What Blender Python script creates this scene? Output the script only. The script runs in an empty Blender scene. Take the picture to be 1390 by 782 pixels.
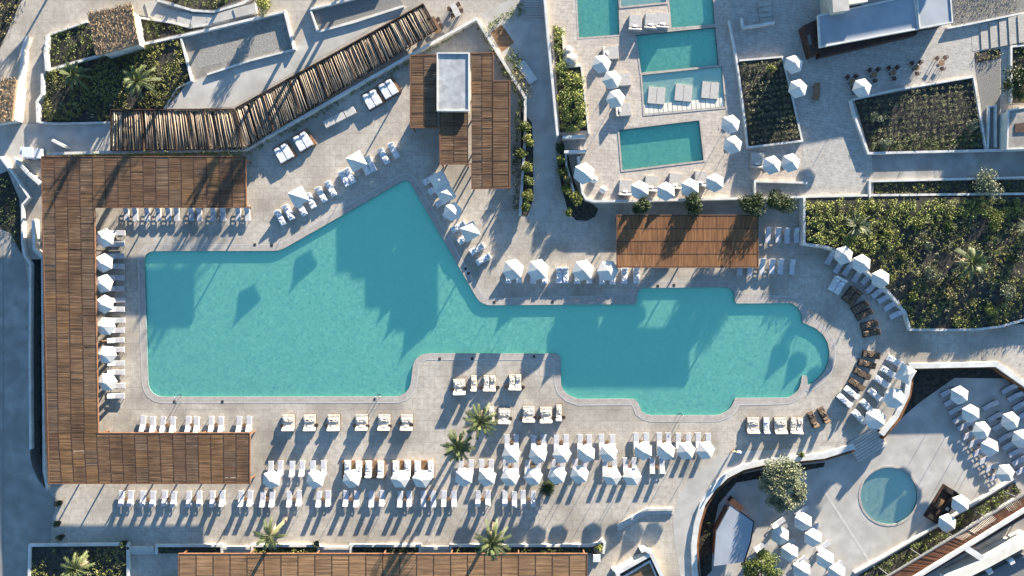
import bpy, bmesh, math, random
from mathutils import Vector, Matrix
from mathutils.geometry import tessellate_polygon
random.seed(11)
R = math.radians
S = bpy.context.scene
COL = S.collection
H = 92.67                       # camera height in metres; a 24 mm view of 139 m by 78 m of ground
ELEV, AZ = 9.2, 29.1            # low sun, from the upper right
SUN, SKY, EXPO = 5.0, 0.077, 2.32

def G(px, py, z=0.0):
    """plan position (metres) of a point of height z on the 1390 x 782 site plan"""
    k = (H - z) / H
    return Vector(((px - 695) * 0.1 * k, (391 - py) * 0.1 * k, z))

# ------------------------------------------------------------------ materials
def mat(name, c, c2=None, scale=3.0, rough=0.8, island=0.0, detail=4, bump=0.0, stretch=None, spec=0.3, metal=0.0, c3=None, scale3=0.3, f3=0.5, lo=0.35, hi=0.65):
    m = bpy.data.materials.new(name); m.use_nodes = True
    nt = m.node_tree; N = nt.nodes; L = nt.links
    b = N['Principled BSDF']; b.inputs['Roughness'].default_value = rough
    b.inputs['Specular IOR Level'].default_value = spec; b.inputs['Metallic'].default_value = metal
    if c2 is None and not island:
        b.inputs['Base Color'].default_value = (*c, 1); return m
    geo = N.new('ShaderNodeNewGeometry')
    vec = geo.outputs['Position']
    if stretch:
        mp = N.new('ShaderNodeMapping'); mp.inputs['Scale'].default_value = stretch
        L.new(vec, mp.inputs['Vector']); vec = mp.outputs['Vector']
    nz = N.new('ShaderNodeTexNoise'); nz.inputs['Scale'].default_value = scale; nz.inputs['Detail'].default_value = detail
    L.new(vec, nz.inputs['Vector'])
    mr = N.new('ShaderNodeMapRange'); mr.inputs['From Min'].default_value = lo; mr.inputs['From Max'].default_value = hi
    L.new(nz.outputs['Fac'], mr.inputs['Value'])
    fac = mr.outputs['Result']
    if island:
        mx = N.new('ShaderNodeMix'); mx.data_type = 'FLOAT'; mx.inputs['Factor'].default_value = island
        L.new(fac, mx.inputs['A']); L.new(geo.outputs['Random Per Island'], mx.inputs['B']); fac = mx.outputs['Result']
    cm = N.new('ShaderNodeMix'); cm.data_type = 'RGBA'
    cm.inputs['A'].default_value = (*c, 1); cm.inputs['B'].default_value = (*(c2 or c), 1)
    L.new(fac, cm.inputs['Factor']); out = cm.outputs['Result']
    if c3:
        n3 = N.new('ShaderNodeTexNoise'); n3.inputs['Scale'].default_value = scale3; n3.inputs['Detail'].default_value = 3
        L.new(geo.outputs['Position'], n3.inputs['Vector'])
        m3 = N.new('ShaderNodeMapRange'); m3.inputs['From Min'].default_value = .42; m3.inputs['From Max'].default_value = .68; m3.inputs['To Max'].default_value = f3
        L.new(n3.outputs['Fac'], m3.inputs['Value'])
        cm3 = N.new('ShaderNodeMix'); cm3.data_type = 'RGBA'; cm3.inputs['B'].default_value = (*c3, 1)
        L.new(m3.outputs['Result'], cm3.inputs['Factor']); L.new(out, cm3.inputs['A']); out = cm3.outputs['Result']
    L.new(out, b.inputs['Base Color'])
    if bump:
        bp = N.new('ShaderNodeBump'); bp.inputs['Strength'].default_value = bump; bp.inputs['Distance'].default_value = 0.05
        L.new(nz.outputs['Fac'], bp.inputs['Height']); L.new(bp.outputs['Normal'], b.inputs['Normal'])
    return m

def paving(name, c, c2, joint, tile=(1.2, .6), jw=.012, c3=None, rot=0.0, f3=.5):
    """stone or stamped-concrete paving: joints, mottling, worn patches"""
    m = mat(name, c, c2, scale=1.6, rough=.85, c3=c3, scale3=.16, f3=f3, detail=8)
    nt = m.node_tree; N = nt.nodes; L = nt.links; b = N['Principled BSDF']
    src = b.inputs['Base Color'].links[0].from_socket
    geo = [n for n in N if n.type == 'NEW_GEOMETRY'][0]
    mp = N.new('ShaderNodeMapping'); mp.inputs['Rotation'].default_value = (0, 0, rot)
    L.new(geo.outputs['Position'], mp.inputs['Vector'])
    br = N.new('ShaderNodeTexBrick'); br.inputs['Scale'].default_value = 1; br.inputs['Brick Width'].default_value = tile[0]
    br.inputs['Row Height'].default_value = tile[1]; br.inputs['Mortar Size'].default_value = jw
    br.inputs['Color1'].default_value = (.93, .93, .93, 1); br.inputs['Color2'].default_value = (1.05, 1.05, 1.05, 1); br.inputs['Mortar'].default_value = (*joint, 1)
    L.new(mp.outputs['Vector'], br.inputs['Vector'])
    mu = N.new('ShaderNodeMix'); mu.data_type = 'RGBA'; mu.blend_type = 'MULTIPLY'; mu.inputs['Factor'].default_value = .75
    L.new(src, mu.inputs['A']); L.new(br.outputs['Color'], mu.inputs['B'])
    # fine speckle
    sp = N.new('ShaderNodeTexNoise'); sp.inputs['Scale'].default_value = 7; sp.inputs['Detail'].default_value = 5
    L.new(geo.outputs['Position'], sp.inputs['Vector'])
    ms = N.new('ShaderNodeMapRange'); ms.inputs['From Min'].default_value = .3; ms.inputs['From Max'].default_value = .7; ms.inputs['To Min'].default_value = .8; ms.inputs['To Max'].default_value = 1.15
    L.new(sp.outputs['Fac'], ms.inputs['Value'])
    m2 = N.new('ShaderNodeMix'); m2.data_type = 'RGBA'; m2.blend_type = 'MULTIPLY'; m2.inputs['Factor'].default_value = 1
    L.new(mu.outputs['Result'], m2.inputs['A']); L.new(ms.outputs['Result'], m2.inputs['B'])
    L.new(m2.outputs['Result'], b.inputs['Base Color'])
    return m

def water(name, tint, rough=.03):
    m = bpy.data.materials.new(name); m.use_nodes = True
    nt = m.node_tree; N = nt.nodes; L = nt.links
    N.remove(N['Principled BSDF']); out = N['Material Output']
    tr = N.new('ShaderNodeBsdfTransparent'); tr.inputs['Color'].default_value = (*tint, 1)
    gl = N.new('ShaderNodeBsdfGlossy'); gl.inputs['Roughness'].default_value = rough
    nz = N.new('ShaderNodeTexNoise'); nz.inputs['Scale'].default_value = 1.7; nz.inputs['Detail'].default_value = 4
    geo = N.new('ShaderNodeNewGeometry'); L.new(geo.outputs['Position'], nz.inputs['Vector'])
    bp = N.new('ShaderNodeBump'); bp.inputs['Strength'].default_value = .35; bp.inputs['Distance'].default_value = .12
    L.new(nz.outputs['Fac'], bp.inputs['Height'])
    L.new(bp.outputs['Normal'], gl.inputs['Normal'])
    rn = N.new('ShaderNodeTexNoise'); rn.inputs['Scale'].default_value = 2.3; rn.inputs['Detail'].default_value = 3; rn.inputs['Distortion'].default_value = .6; L.new(geo.outputs['Position'], rn.inputs['Vector'])
    c0 = N.new('ShaderNodeVectorMath'); c0.operation = 'SUBTRACT'; c0.inputs[1].default_value = (.5, .5, .5); L.new(rn.outputs['Color'], c0.inputs[0])
    c1 = N.new('ShaderNodeVectorMath'); c1.operation = 'MULTIPLY'; c1.inputs[1].default_value = (.33, .33, 0); L.new(c0.outputs['Vector'], c1.inputs[0])
    c2 = N.new('ShaderNodeVectorMath'); c2.operation = 'ADD'; L.new(c1.outputs['Vector'], c2.inputs[0]); L.new(geo.outputs['Normal'], c2.inputs[1])
    c3 = N.new('ShaderNodeVectorMath'); c3.operation = 'NORMALIZE'; L.new(c2.outputs['Vector'], c3.inputs[0])
    dt = N.new('ShaderNodeVectorMath'); dt.operation = 'DOT_PRODUCT'; L.new(geo.outputs['Incoming'], dt.inputs[0]); L.new(c3.outputs['Vector'], dt.inputs[1])
    ab = N.new('ShaderNodeMath'); ab.operation = 'ABSOLUTE'; L.new(dt.outputs['Value'], ab.inputs[0])
    om = N.new('ShaderNodeMath'); om.operation = 'SUBTRACT'; om.inputs[0].default_value = 1; L.new(ab.outputs[0], om.inputs[1])
    pw = N.new('ShaderNodeMath'); pw.operation = 'POWER'; pw.inputs[1].default_value = 1.12; L.new(om.outputs[0], pw.inputs[0])
    fr = N.new('ShaderNodeMath'); fr.operation = 'MULTIPLY_ADD'; fr.inputs[1].default_value = .98; fr.inputs[2].default_value = .02; L.new(pw.outputs[0], fr.inputs[0])
    mx = N.new('ShaderNodeMixShader'); L.new(fr.outputs[0], mx.inputs['Fac']); L.new(tr.outputs[0], mx.inputs[1]); L.new(gl.outputs[0], mx.inputs[2])
    L.new(mx.outputs[0], out.inputs['Surface'])
    return m

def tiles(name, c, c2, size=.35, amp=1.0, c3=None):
    """glass mosaic pool lining: random tile tones, and a ripple-sized mottle that paints in dappled light"""
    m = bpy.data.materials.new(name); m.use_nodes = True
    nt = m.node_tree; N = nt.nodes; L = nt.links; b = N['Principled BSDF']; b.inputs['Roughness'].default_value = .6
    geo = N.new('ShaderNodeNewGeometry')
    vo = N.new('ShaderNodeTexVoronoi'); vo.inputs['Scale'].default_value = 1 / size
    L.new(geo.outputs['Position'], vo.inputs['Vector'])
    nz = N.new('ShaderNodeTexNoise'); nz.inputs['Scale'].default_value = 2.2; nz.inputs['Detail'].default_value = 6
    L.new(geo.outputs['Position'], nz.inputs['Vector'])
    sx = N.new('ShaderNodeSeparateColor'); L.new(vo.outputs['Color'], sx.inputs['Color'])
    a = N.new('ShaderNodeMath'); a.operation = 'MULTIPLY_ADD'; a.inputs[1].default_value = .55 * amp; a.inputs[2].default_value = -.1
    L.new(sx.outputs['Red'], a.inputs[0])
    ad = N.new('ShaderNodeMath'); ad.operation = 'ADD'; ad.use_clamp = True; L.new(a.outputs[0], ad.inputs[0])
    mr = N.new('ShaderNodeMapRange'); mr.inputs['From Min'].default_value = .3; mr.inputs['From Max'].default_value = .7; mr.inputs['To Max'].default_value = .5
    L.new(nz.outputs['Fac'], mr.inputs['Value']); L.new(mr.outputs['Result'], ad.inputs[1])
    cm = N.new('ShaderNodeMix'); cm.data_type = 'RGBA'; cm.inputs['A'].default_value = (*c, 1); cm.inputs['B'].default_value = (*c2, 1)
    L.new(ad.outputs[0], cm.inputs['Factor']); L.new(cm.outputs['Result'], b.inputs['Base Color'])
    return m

M = {}
M['earth'] = mat('earth', (.10, .085, .065), (.16, .14, .11), scale=.5, rough=1, c3=(.07, .075, .04), scale3=.05)
M['soil'] = mat('soil', (.028, .027, .022), (.07, .062, .048), scale=2.2, rough=1, bump=.6)
M['deck'] = paving('deck_concrete', (.40, .352, .29), (.51, .455, .38), (.62, .6, .58), (1.5, 1.5), .02, c3=(.27, .235, .19), f3=.85)
M['coping'] = paving('coping_stone', (.36, .315, .275), (.44, .39, .34), (.7, .68, .66), (.9, .9), .02)
M['pale'] = mat('pale_stone', (.44, .41, .36), (.54, .50, .45), scale=2, rough=.8)
M['terrace'] = paving('terrace_stone', (.42, .365, .305), (.54, .475, .40), (.6, .57, .54), (1.0, .5), .02, c3=(.36, .30, .25), rot=.08)
M['plaza'] = paving('plaza_stone', (.36, .33, .29), (.45, .42, .37), (.66, .64, .62), (1.6, .4), .02, rot=.14)
M['path'] = mat('path_concrete', (.38, .355, .315), (.49, .46, .41), scale=.6, rough=.85, detail=8, c3=(.31, .28, .24), scale3=.25)
M['asphalt'] = mat('road_concrete', (.25, .235, .21), (.37, .35, .315), scale=.6, rough=.9, detail=9, c3=(.21, .195, .175), scale3=.12, f3=.8)
M['gravel'] = mat('gravel', (.13, .125, .115), (.27, .255, .23), scale=9, rough=1, bump=.5, detail=6)
M['screed'] = mat('screed', (.23, .21, .18), (.34, .315, .275), scale=1.8, rough=.9, detail=9, c3=(.19, .17, .145), scale3=.35, f3=.7)
M['white'] = mat('white_plaster', (.54, .52, .475), (.66, .64, .59), scale=1.1, rough=.8, detail=8, c3=(.42, .40, .355), scale3=.8, f3=.5)
M['cream'] = mat('cream_plaster', (.60, .55, .46), (.70, .65, .55), scale=1.1, rough=.85, detail=8)
M['rust'] = mat('rusty_render', (.13, .055, .022), (.22, .10, .042), scale=1.5, rough=.9, detail=8)
M['stone'] = mat('rough_stone', (.42, .36, .28), (.62, .55, .45), scale=3, rough=.9, bump=.6)
M['slat'] = mat('weathered_slats', (.10, .056, .030), (.215, .128, .072), scale=.9, rough=.85, island=.2, c3=(.075, .044, .027), scale3=.25, f3=.75, stretch=(.5, 5, 1), detail=6, spec=.15)
M['slat_b'] = mat('grey_brown_slats', (.11, .068, .04), (.19, .125, .08), scale=.9, rough=.85, island=.16, c3=(.08, .05, .033), scale3=.3, f3=.7, stretch=(.5, 5, 1), detail=6, spec=.15)
M['slat_c'] = mat('orange_brown_slats', (.125, .068, .032), (.25, .145, .072), scale=.9, rough=.85, island=.2, c3=(.09, .05, .028), scale3=.3, f3=.6, stretch=(.5, 5, 1), detail=6, spec=.15)
M['slat_d'] = mat('dark_slats', (.08, .043, .026), (.15, .086, .052), scale=.9, rough=.85, island=.16, c3=(.17, .11, .072), scale3=.5, f3=.5, stretch=(.5, 5, 1), detail=6, spec=.15)
M['reed_b'] = mat('dark_reed_slats', (.13, .06, .028), (.24, .115, .054), scale=.9, rough=.85, island=.2, stretch=(5, .5, 1), detail=6, spec=.15)
M['tan_b'] = mat('worn_tan_boards', (.15, .085, .045), (.29, .175, .095), scale=.8, rough=.85, island=.2, stretch=(.5, 5, 1), detail=6, spec=.15)
M['reed'] = mat('reed_slats', (.165, .076, .032), (.29, .14, .064), scale=.9, rough=.85, island=.2, c3=(.12, .06, .03), scale3=.3, f3=.5, stretch=(5, .5, 1), detail=6, spec=.15)
M['tan'] = mat('tan_boards', (.18, .10, .05), (.34, .205, .108), scale=.8, rough=.85, island=.2, c3=(.14, .08, .045), scale3=.3, f3=.6, stretch=(.5, 5, 1), detail=6, spec=.15)
M['beam'] = mat('dark_timber', (.04, .022, .014), (.085, .045, .026), scale=2, rough=.8)
M['redbeam'] = mat('oiled_timber', (.12, .058, .03), (.20, .10, .055), scale=2.5, rough=.75)
M['log'] = mat('bleached_logs', (.13, .098, .07), (.43, .345, .255), scale=1.6, rough=.95, island=.7, bump=.3)
M['wood'] = mat('teak', (.15, .085, .045), (.25, .145, .075), scale=3, rough=.7)
M['darkwood'] = mat('dark_wood', (.045, .026, .02), (.09, .048, .034), scale=3, rough=.7)
M['straw'] = mat('straw_thatch', (.16, .105, .06), (.42, .305, .19), scale=4, rough=1, island=.6, bump=.5)
M['steel'] = mat('brushed_steel', (.6, .6, .6), None, rough=.25, metal=1.0)
M['grey'] = mat('grey_metal', (.11, .11, .11), (.15, .15, .15), rough=.5)
M['black'] = mat('black_rattan', (.018, .015, .013), (.05, .04, .034), scale=12, rough=.7)
M['frame'] = mat('white_frame', (.60, .59, .57), (.66, .65, .63), scale=3, rough=.5)
M['sling'] = mat('lounger_sling', (.45, .44, .455), (.53, .52, .53), scale=4, rough=.75)
M['slinggrey'] = mat('lounger_sling_grey', (.40, .39, .41), (.47, .46, .48), scale=4, rough=.75)
M['canvas'] = mat('parasol_canvas', (.58, .55, .485), (.66, .63, .565), scale=1.2, rough=.85, c3=(.52, .485, .42), scale3=.35)
M['cushion'] = mat('cream_cushion', (.46, .40, .32), (.64, .57, .47), scale=3.5, rough=.9, bump=.6)
M['whitecush'] = mat('white_cushion', (.58, .57, .56), (.72, .71, .70), scale=2.5, rough=.9, bump=.4)
M['greycush'] = mat('stone_cushion', (.40, .37, .33), (.48, .45, .41), scale=2.5, rough=.9)
M['brown'] = mat('brown_cushion', (.085, .06, .04), (.17, .12, .08), scale=3, rough=.9, bump=.4)
M['edgeline'] = mat('edge_strip', (.42, .39, .35), (.50, .465, .415), scale=1, rough=.85)
M['mat'] = mat('gap_shade_mat', (.10, .075, .055), (.20, .15, .11), scale=3, rough=1)  # dark brown standing in for the shade between the logs
M['bluegrey'] = mat('roof_membrane', (.29, .31, .335), (.35, .37, .395), scale=.5, rough=.6, detail=8, c3=(.25, .265, .285), scale3=.3)
M['roofgrey'] = mat('grey_membrane', (.30, .30, .295), (.44, .44, .43), scale=1.3, rough=.85, detail=9, c3=(.24, .24, .24), scale3=.5)
M['leaf'] = mat('leaf_green', (.045, .065, .018), (.18, .21, .05), scale=.9, rough=.6, island=.6)
M['leafbright'] = mat('leaf_bright', (.10, .12, .024), (.31, .31, .08), scale=.9, rough=.6, island=.55)
M['leafolive'] = mat('leaf_olive', (.10, .115, .06), (.28, .29, .18), scale=.9, rough=.6, island=.6)
M['leafdark'] = mat('leaf_dark', (.018, .032, .012), (.075, .10, .032), scale=.9, rough=.6, island=.6)
M['leafdry'] = mat('leaf_dry', (.11, .10, .04), (.32, .28, .13), scale=.7, rough=.8, island=.7)
M['sedge'] = mat('low_planting', (.055, .068, .022), (.31, .30, .085), scale=.35, rough=.8, island=.3, detail=5)
M['sedgegrey'] = mat('grey_planting', (.10, .10, .05), (.40, .36, .20), scale=.4, rough=.85, island=.6, detail=5)
M['palm'] = mat('palm_frond', (.045, .065, .022), (.17, .19, .075), scale=.8, rough=.55, island=.6)
M['dead'] = mat('dead_frond', (.22, .16, .09), (.48, .38, .25), scale=2, rough=.95, island=.7)
M['bark'] = mat('palm_bark', (.10, .075, .05), (.22, .17, .12), scale=5, rough=1, bump=.8)
M['terracotta'] = mat('terracotta', (.16, .08, .05), (.22, .11, .07), scale=3, rough=.9)
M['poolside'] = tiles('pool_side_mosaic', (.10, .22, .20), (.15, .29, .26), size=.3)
M['pool'] = tiles('pool_mosaic_ripple_light', (.42, .92, .63), (.50, .97, .68), size=.30, amp=.7)  # mosaic tones whose contrast also stands in for rippled light
M['poolgreen'] = tiles('green_mosaic', (.23, .70, .48), (.32, .84, .58), size=.25)
M['poolpale'] = tiles('pale_mosaic', (.62, .82, .62), (.70, .88, .68), size=.4, amp=.5)
M['poolkid'] = tiles('kids_mosaic', (.52, .70, .55), (.58, .76, .60), size=.6, amp=.4)
M['water'] = water('water', (.90, .985, .99))
M['waterpale'] = water('water_clear', (.95, .99, .985))
M['vanblue'] = mat('cart_white_paint', (.62, .64, .66), None, rough=.35)
M['glass'] = mat('dark_glass', (.02, .025, .03), None, rough=.08, spec=.6)
M['skin'] = mat('skin', (.42, .25, .17), None, rough=.6)
M['hair'] = mat('dark_hair', (.02, .014, .01), None, rough=.7)
M['shirt'] = mat('pale_lime_shirt', (.58, .60, .26), (.66, .67, .34), scale=6, rough=.9)
M['trousers'] = mat('olive_trousers', (.05, .055, .03), None, rough=.9)
M['towel'] = mat('white_towel', (.80, .79, .77), None, rough=.95)
M['riser'] = mat('riser_grey', (.20, .19, .175), (.25, .24, .22), scale=2, rough=.9)  # even grey for trench sides, road line and manhole cover

# ------------------------------------------------------------------ mesh building
class MB:
    def __init__(s): s.v = []; s.f = []; s.m = []
    def add(s, vs, fs, mi=0):
        o = len(s.v); s.v += [tuple(p) for p in vs]
        for f in fs: s.f.append(tuple(i + o for i in f)); s.m.append(mi)
        return s
    def box(s, c, d, rz=0.0, mi=0, tilt=None):
        x, y, z = [q / 2 for q in d]
        P = [Vector((a * x, b * y, e * z)) for e in (-1, 1) for a, b in ((-1, -1), (1, -1), (1, 1), (-1, 1))]
        m = Matrix.Rotation(rz, 3, 'Z')
        if tilt: m = m @ Matrix.Rotation(tilt[1], 3, tilt[0])
        c = Vector(c); P = [m @ p + c for p in P]
        return s.add(P, [(3, 2, 1, 0), (4, 5, 6, 7), (0, 1, 5, 4), (1, 2, 6, 5), (2, 3, 7, 6), (3, 0, 4, 7)], mi)
    def slab(s, poly, z0, z1, holes=(), mi=0, bottom=False, sides=True, top=True):
        """poly, holes: lists of (x, y); z1 may be a function of (x, y)"""
        zf = z1 if callable(z1) else (lambda x, y: z1)
        rings = [list(poly)] + [list(h) for h in holes]
        flat = [p for r in rings for p in r]
        tris = tessellate_polygon([[Vector((p[0], p[1], 0)) for p in r] for r in rings])
        if top:
            T = []
            for t in tris:
                a, b, c = [flat[i] for i in t]
                if (b[0] - a[0]) * (c[1] - a[1]) - (b[1] - a[1]) * (c[0] - a[0]) < 0: t = (t[0], t[2], t[1])
                T.append(t)
            s.add([(p[0], p[1], zf(p[0], p[1])) for p in flat], T, mi)
            if bottom: s.add([(p[0], p[1], z0) for p in flat], [(t[0], t[2], t[1]) for t in T], mi)
        if sides:
            for k, r in enumerate(rings):
                area = sum(r[i][0] * r[(i + 1) % len(r)][1] - r[(i + 1) % len(r)][0] * r[i][1] for i in range(len(r)))
                rr = r if (area > 0) == (k == 0) else r[::-1]
                n = len(rr)
                s.add([(p[0], p[1], z0) for p in rr] + [(p[0], p[1], zf(p[0], p[1])) for p in rr], [(i, (i + 1) % n, n + (i + 1) % n, n + i) for i in range(n)], mi)
        return s
    def tube(s, pts, rads, n=6, mi=0, cap=True):
        pts = [Vector(p) for p in pts]; V = []; F = []
        for i, p in enumerate(pts):
            t = (pts[min(i + 1, len(pts) - 1)] - pts[max(i - 1, 0)]).normalized()
            a = t.cross(Vector((0, 0, 1)) if abs(t.z) < .9 else Vector((1, 0, 0))).normalized(); b = t.cross(a)
            for j in range(n):
                q = 2 * math.pi * j / n; V.append(p + (a * math.cos(q) + b * math.sin(q)) * rads[i])
        for i in range(len(pts) - 1):
            for j in range(n): F.append((i * n + j, i * n + (j + 1) % n, (i + 1) * n + (j + 1) % n, (i + 1) * n + j))
        if cap:
            F.append(tuple(range(n))[::-1]); F.append(tuple((len(pts) - 1) * n + j for j in range(n)))
        return s.add(V, F, mi)
    def lathe(s, prof, c=(0, 0, 0), n=12, mi=0):
        V = [(c[0] + r * math.cos(2 * math.pi * j / n), c[1] + r * math.sin(2 * math.pi * j / n), c[2] + z) for r, z in prof for j in range(n)]
        F = [(i * n + j, i * n + (j + 1) % n, (i + 1) * n + (j + 1) % n, (i + 1) * n + j) for i in range(len(prof) - 1) for j in range(n)]
        F.append(tuple(range(n))[::-1]); F.append(tuple((len(prof) - 1) * n + j for j in range(n)))
        return s.add(V, F, mi)
    def mesh(s, name, mats, smooth=False, bevel=0.0):
        me = bpy.data.meshes.new(name); me.from_pydata(s.v, [], s.f)
        for m in (mats if isinstance(mats, (list, tuple)) else [mats]): me.materials.append(m)
        me.polygons.foreach_set('material_index', s.m)
        if bevel:
            b = bmesh.new(); b.from_mesh(me)
            bmesh.ops.bevel(b, geom=b.edges[:], offset=bevel, segments=2, affect='EDGES', clamp_overlap=True)
            b.to_mesh(me); b.free()
        if smooth: me.polygons.foreach_set('use_smooth', [True] * len(me.polygons))
        me.update(); return me
    def build(s, name, mats, parent=None, smooth=False, bevel=0.0):
        return link(name, s.mesh(name, mats, smooth, bevel), parent)

def link(name, me, parent=None):
    o = bpy.data.objects.new(name, me); COL.objects.link(o)
    if parent: o.parent = parent
    return o
def tag(o, label, cat, group=None):
    o['label'] = label; o['category'] = cat
    if group: o['group'] = group
    return o
def thing(name, label, cat, loc=(0, 0, 0), rz=0.0, group=None):
    o = bpy.data.objects.new(name, None); COL.objects.link(o); o.empty_display_size = .3
    o.location = loc; o.rotation_euler = (0, 0, rz)
    return tag(o, label, cat, group)
def struct(o, kind='structure'):
    o['kind'] = kind; return o
def W(pts, z=0.0): return [G(p[0], p[1], z).to_2d() for p in pts]
def fillet(pts, n=7):
    """(x, y, r) corners in plan pixels rounded with arcs"""
    out = []; N_ = len(pts)
    for i, p in enumerate(pts):
        r = p[2] if len(p) > 2 else 0
        P = Vector(p[:2])
        if r <= 0: out.append(tuple(P)); continue
        a = (Vector(pts[i - 1][:2]) - P); b = (Vector(pts[(i + 1) % N_][:2]) - P)
        la, lb = a.length, b.length; a.normalize(); b.normalize()
        d = min(r, la * .48, lb * .48)
        A = P + a * d; B = P + b * d
        for k in range(n + 1):
            t = k / n; out.append(tuple(A * (1 - t) ** 2 + P * (2 * t * (1 - t)) + B * t * t))
    return out
def offset(poly, d):
    """plan polygon grown outwards by d (metres)"""
    n = len(poly); area = sum(poly[i][0] * poly[(i + 1) % n][1] - poly[(i + 1) % n][0] * poly[i][1] for i in range(n))
    sg = 1 if area > 0 else -1; out = []
    for i in range(n):
        a = Vector(poly[i - 1]); b = Vector(poly[i]); c = Vector(poly[(i + 1) % n])
        u = (b - a).normalized(); w = (c - b).normalized()
        n1 = Vector((u.y, -u.x)); n2 = Vector((w.y, -w.x)); m = (n1 + n2)
        m = n1 if m.length < .2 else m.normalized()
        out.append(b + m * (sg * d / max(.55, m.dot(n1))))
    return out
def clean_offset(poly, d):
    """offset outline with the loops at inner corners cut away"""
    def dist(p):
        best = 9e9
        for i in range(len(poly)):
            a = Vector(poly[i - 1]); c = Vector(poly[i]) - a; l = c.length_squared
            t = 0 if l == 0 else max(0, min(1, (p - a).dot(c) / l)); best = min(best, (p - a - c * t).length)
        return best
    return [p for p in offset(poly, d) if dist(p) > d * .96]
def inside(p, poly):
    r = False; j = len(poly) - 1
    for i in range(len(poly)):
        if (poly[i][1] > p[1]) != (poly[j][1] > p[1]) and p[0] < (poly[j][0] - poly[i][0]) * (p[1] - poly[i][1]) / (poly[j][1] - poly[i][1]) + poly[i][0]: r = not r
        j = i
    return r
def sheet(name, pts, z, m, holes=(), thick=None, kind='structure'):
    b = MB(); b.slab(W(pts, z), z - (thick or 0), z, [W(h, z) for h in holes], sides=bool(thick))
    return struct(b.build(name, m), kind)
def strip_mesh(b, wp, w, z0, z1, mi=0, closed=False):
    """a wall along plan points (x, y, optional top)"""
    n = len(wp); Lf = []; Rt = []
    for i in range(n):
        p = Vector(wp[i][:2])
        a = Vector(wp[i - 1][:2]) if (i > 0 or closed) else None; c = Vector(wp[(i + 1) % n][:2]) if (i < n - 1 or closed) else None
        u = (p - a).normalized() if a is not None else (c - p).normalized(); q = (c - p).normalized() if c is not None else u
        n1 = Vector((-u.y, u.x)); n2 = Vector((-q.y, q.x)); m = (n1 + n2).normalized(); k = w / 2 / max(.4, m.dot(n1))
        Lf.append(p + m * k); Rt.append(p - m * k)
    top = [q[2] if len(q) > 2 else z1 for q in wp]
    V = []
    for i in range(n): V += [(*Lf[i], z0), (*Rt[i], z0), (*Rt[i], top[i]), (*Lf[i], top[i])]
    F = []
    for i in range(n if closed else n - 1):
        a = i * 4; c = ((i + 1) % n) * 4
        for j in range(4): F.append((a + j, a + (j + 1) % 4, c + (j + 1) % 4, c + j)[::-1])
    if not closed: F += [(0, 1, 2, 3), tuple((n - 1) * 4 + j for j in (3, 2, 1, 0))]
    b.add(V, F, mi)
def wall(pts, h, w, label, z0=0.0, m='white', name='low_wall', base=None, cat='wall', cap=None, group=None):
    """pts in plan pixels as seen at the wall top"""
    base = z0 if base is None else base
    wp = [G(p[0], p[1], z0 + h).to_2d() for p in pts]
    b = MB(); strip_mesh(b, wp, w, base, z0 + h)
    if cap is None:
        return tag(b.build(name, M[m]), label, cat, group)
    t = thing(name, label, cat, (0, 0, 0), group=group)
    b.build('wall_body', M[cap[0]], t)
    c = MB(); strip_mesh(c, wp, w + cap[1], z0 + h, z0 + h + .08); c.build('coping', M[m], t)
    return t
_ones = ['', 'first', 'second', 'third', 'fourth', 'fifth', 'sixth', 'seventh', 'eighth', 'ninth', 'tenth', 'eleventh', 'twelfth', 'thirteenth', 'fourteenth', 'fifteenth', 'sixteenth', 'seventeenth', 'eighteenth', 'nineteenth', 'twentieth']
def nth(i, n, a='left', b='right'):
    """place of item i (0-based) of n, counted from the nearer end"""
    if n == 1: return ''
    if i == 0: return a + 'most'if a in ('left', 'right', 'top', 'bottom') else 'nearest the ' + a
    if i == n - 1: return b + 'most' if b in ('left', 'right', 'top', 'bottom') else 'nearest the ' + b
    return ('%s from the %s' % (_ones[i + 1], a)) if i < n / 2 else ('%s from the %s' % (_ones[n - i], b))
# ================================================================== THE SETTING
UT = 0.75          # upper terrace level
LC = -1.5         # lower court level
POOL = fillet([(195.5,341,15),(380,340.5,10),(553,242,9),(653,414.5,14),(863.5,413,4),(866,391,17),(995,390,20),(998,412,3),(1072,411.5),(1078,413.5),
    (1083.6,418.5),(1088,426.7),(1089.5,438,2),(1106,445),(1117,454),(1123,464),(1126,477),(1125,490),(1121,501),(1113,512,3),(1104,519),(1096.5,523,2),(1095.5,510,3),(1088.5,509.5,3),
    (1087,522,6),(1083,531,5),(1071,539.8,5),(997.8,540.2,3),(995,548,4),(989,557,5),(975,563.5,5),(884,563.5),(876,561.5),(870.5,557.5),(866,546,3),(861,541.6,2),(846,541),(786,541.5),(773,537),
    (765,530),(761.6,522,4),(760.5,480,9),(562,479.5,22),(556,538,22),(202,538.5,22)], 6)
COURT = [(1236,498),(1352,497),(1392,524),(1460,570),(1460,640),(1300,760),(1190,830),(950,830),(945,770),(944,740),(948,712),(957,685),(970,665),(988,648),(1010,637),(1040,630),(1080,626),(1118,622),
    (1152,612.5),(1149,601),(1187,579),(1199,586),(1216,563),(1228,535)]
TRENCH = [(41,352),(56,352),(57.5,640),(62,664),(52,652),(44,634),(41,620)]
poolw = W(POOL)
def big(k): return [(695 - 695 * k, 391 - 391 * k), (695 + 695 * k, 391 - 391 * k), (695 + 695 * k, 391 + 391 * k), (695 - 695 * k, 391 + 391 * k)]
SUNK = [(152,152),(319,151),(562,15),(578,44),(334,199),(152,203)]
holes = [POOL, COURT, TRENCH, SUNK]
b = MB(); b.slab(W(big(40)), 0, -.03, [W(h) for h in holes], sides=False); struct(b.build('ground', M['earth']))
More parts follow.
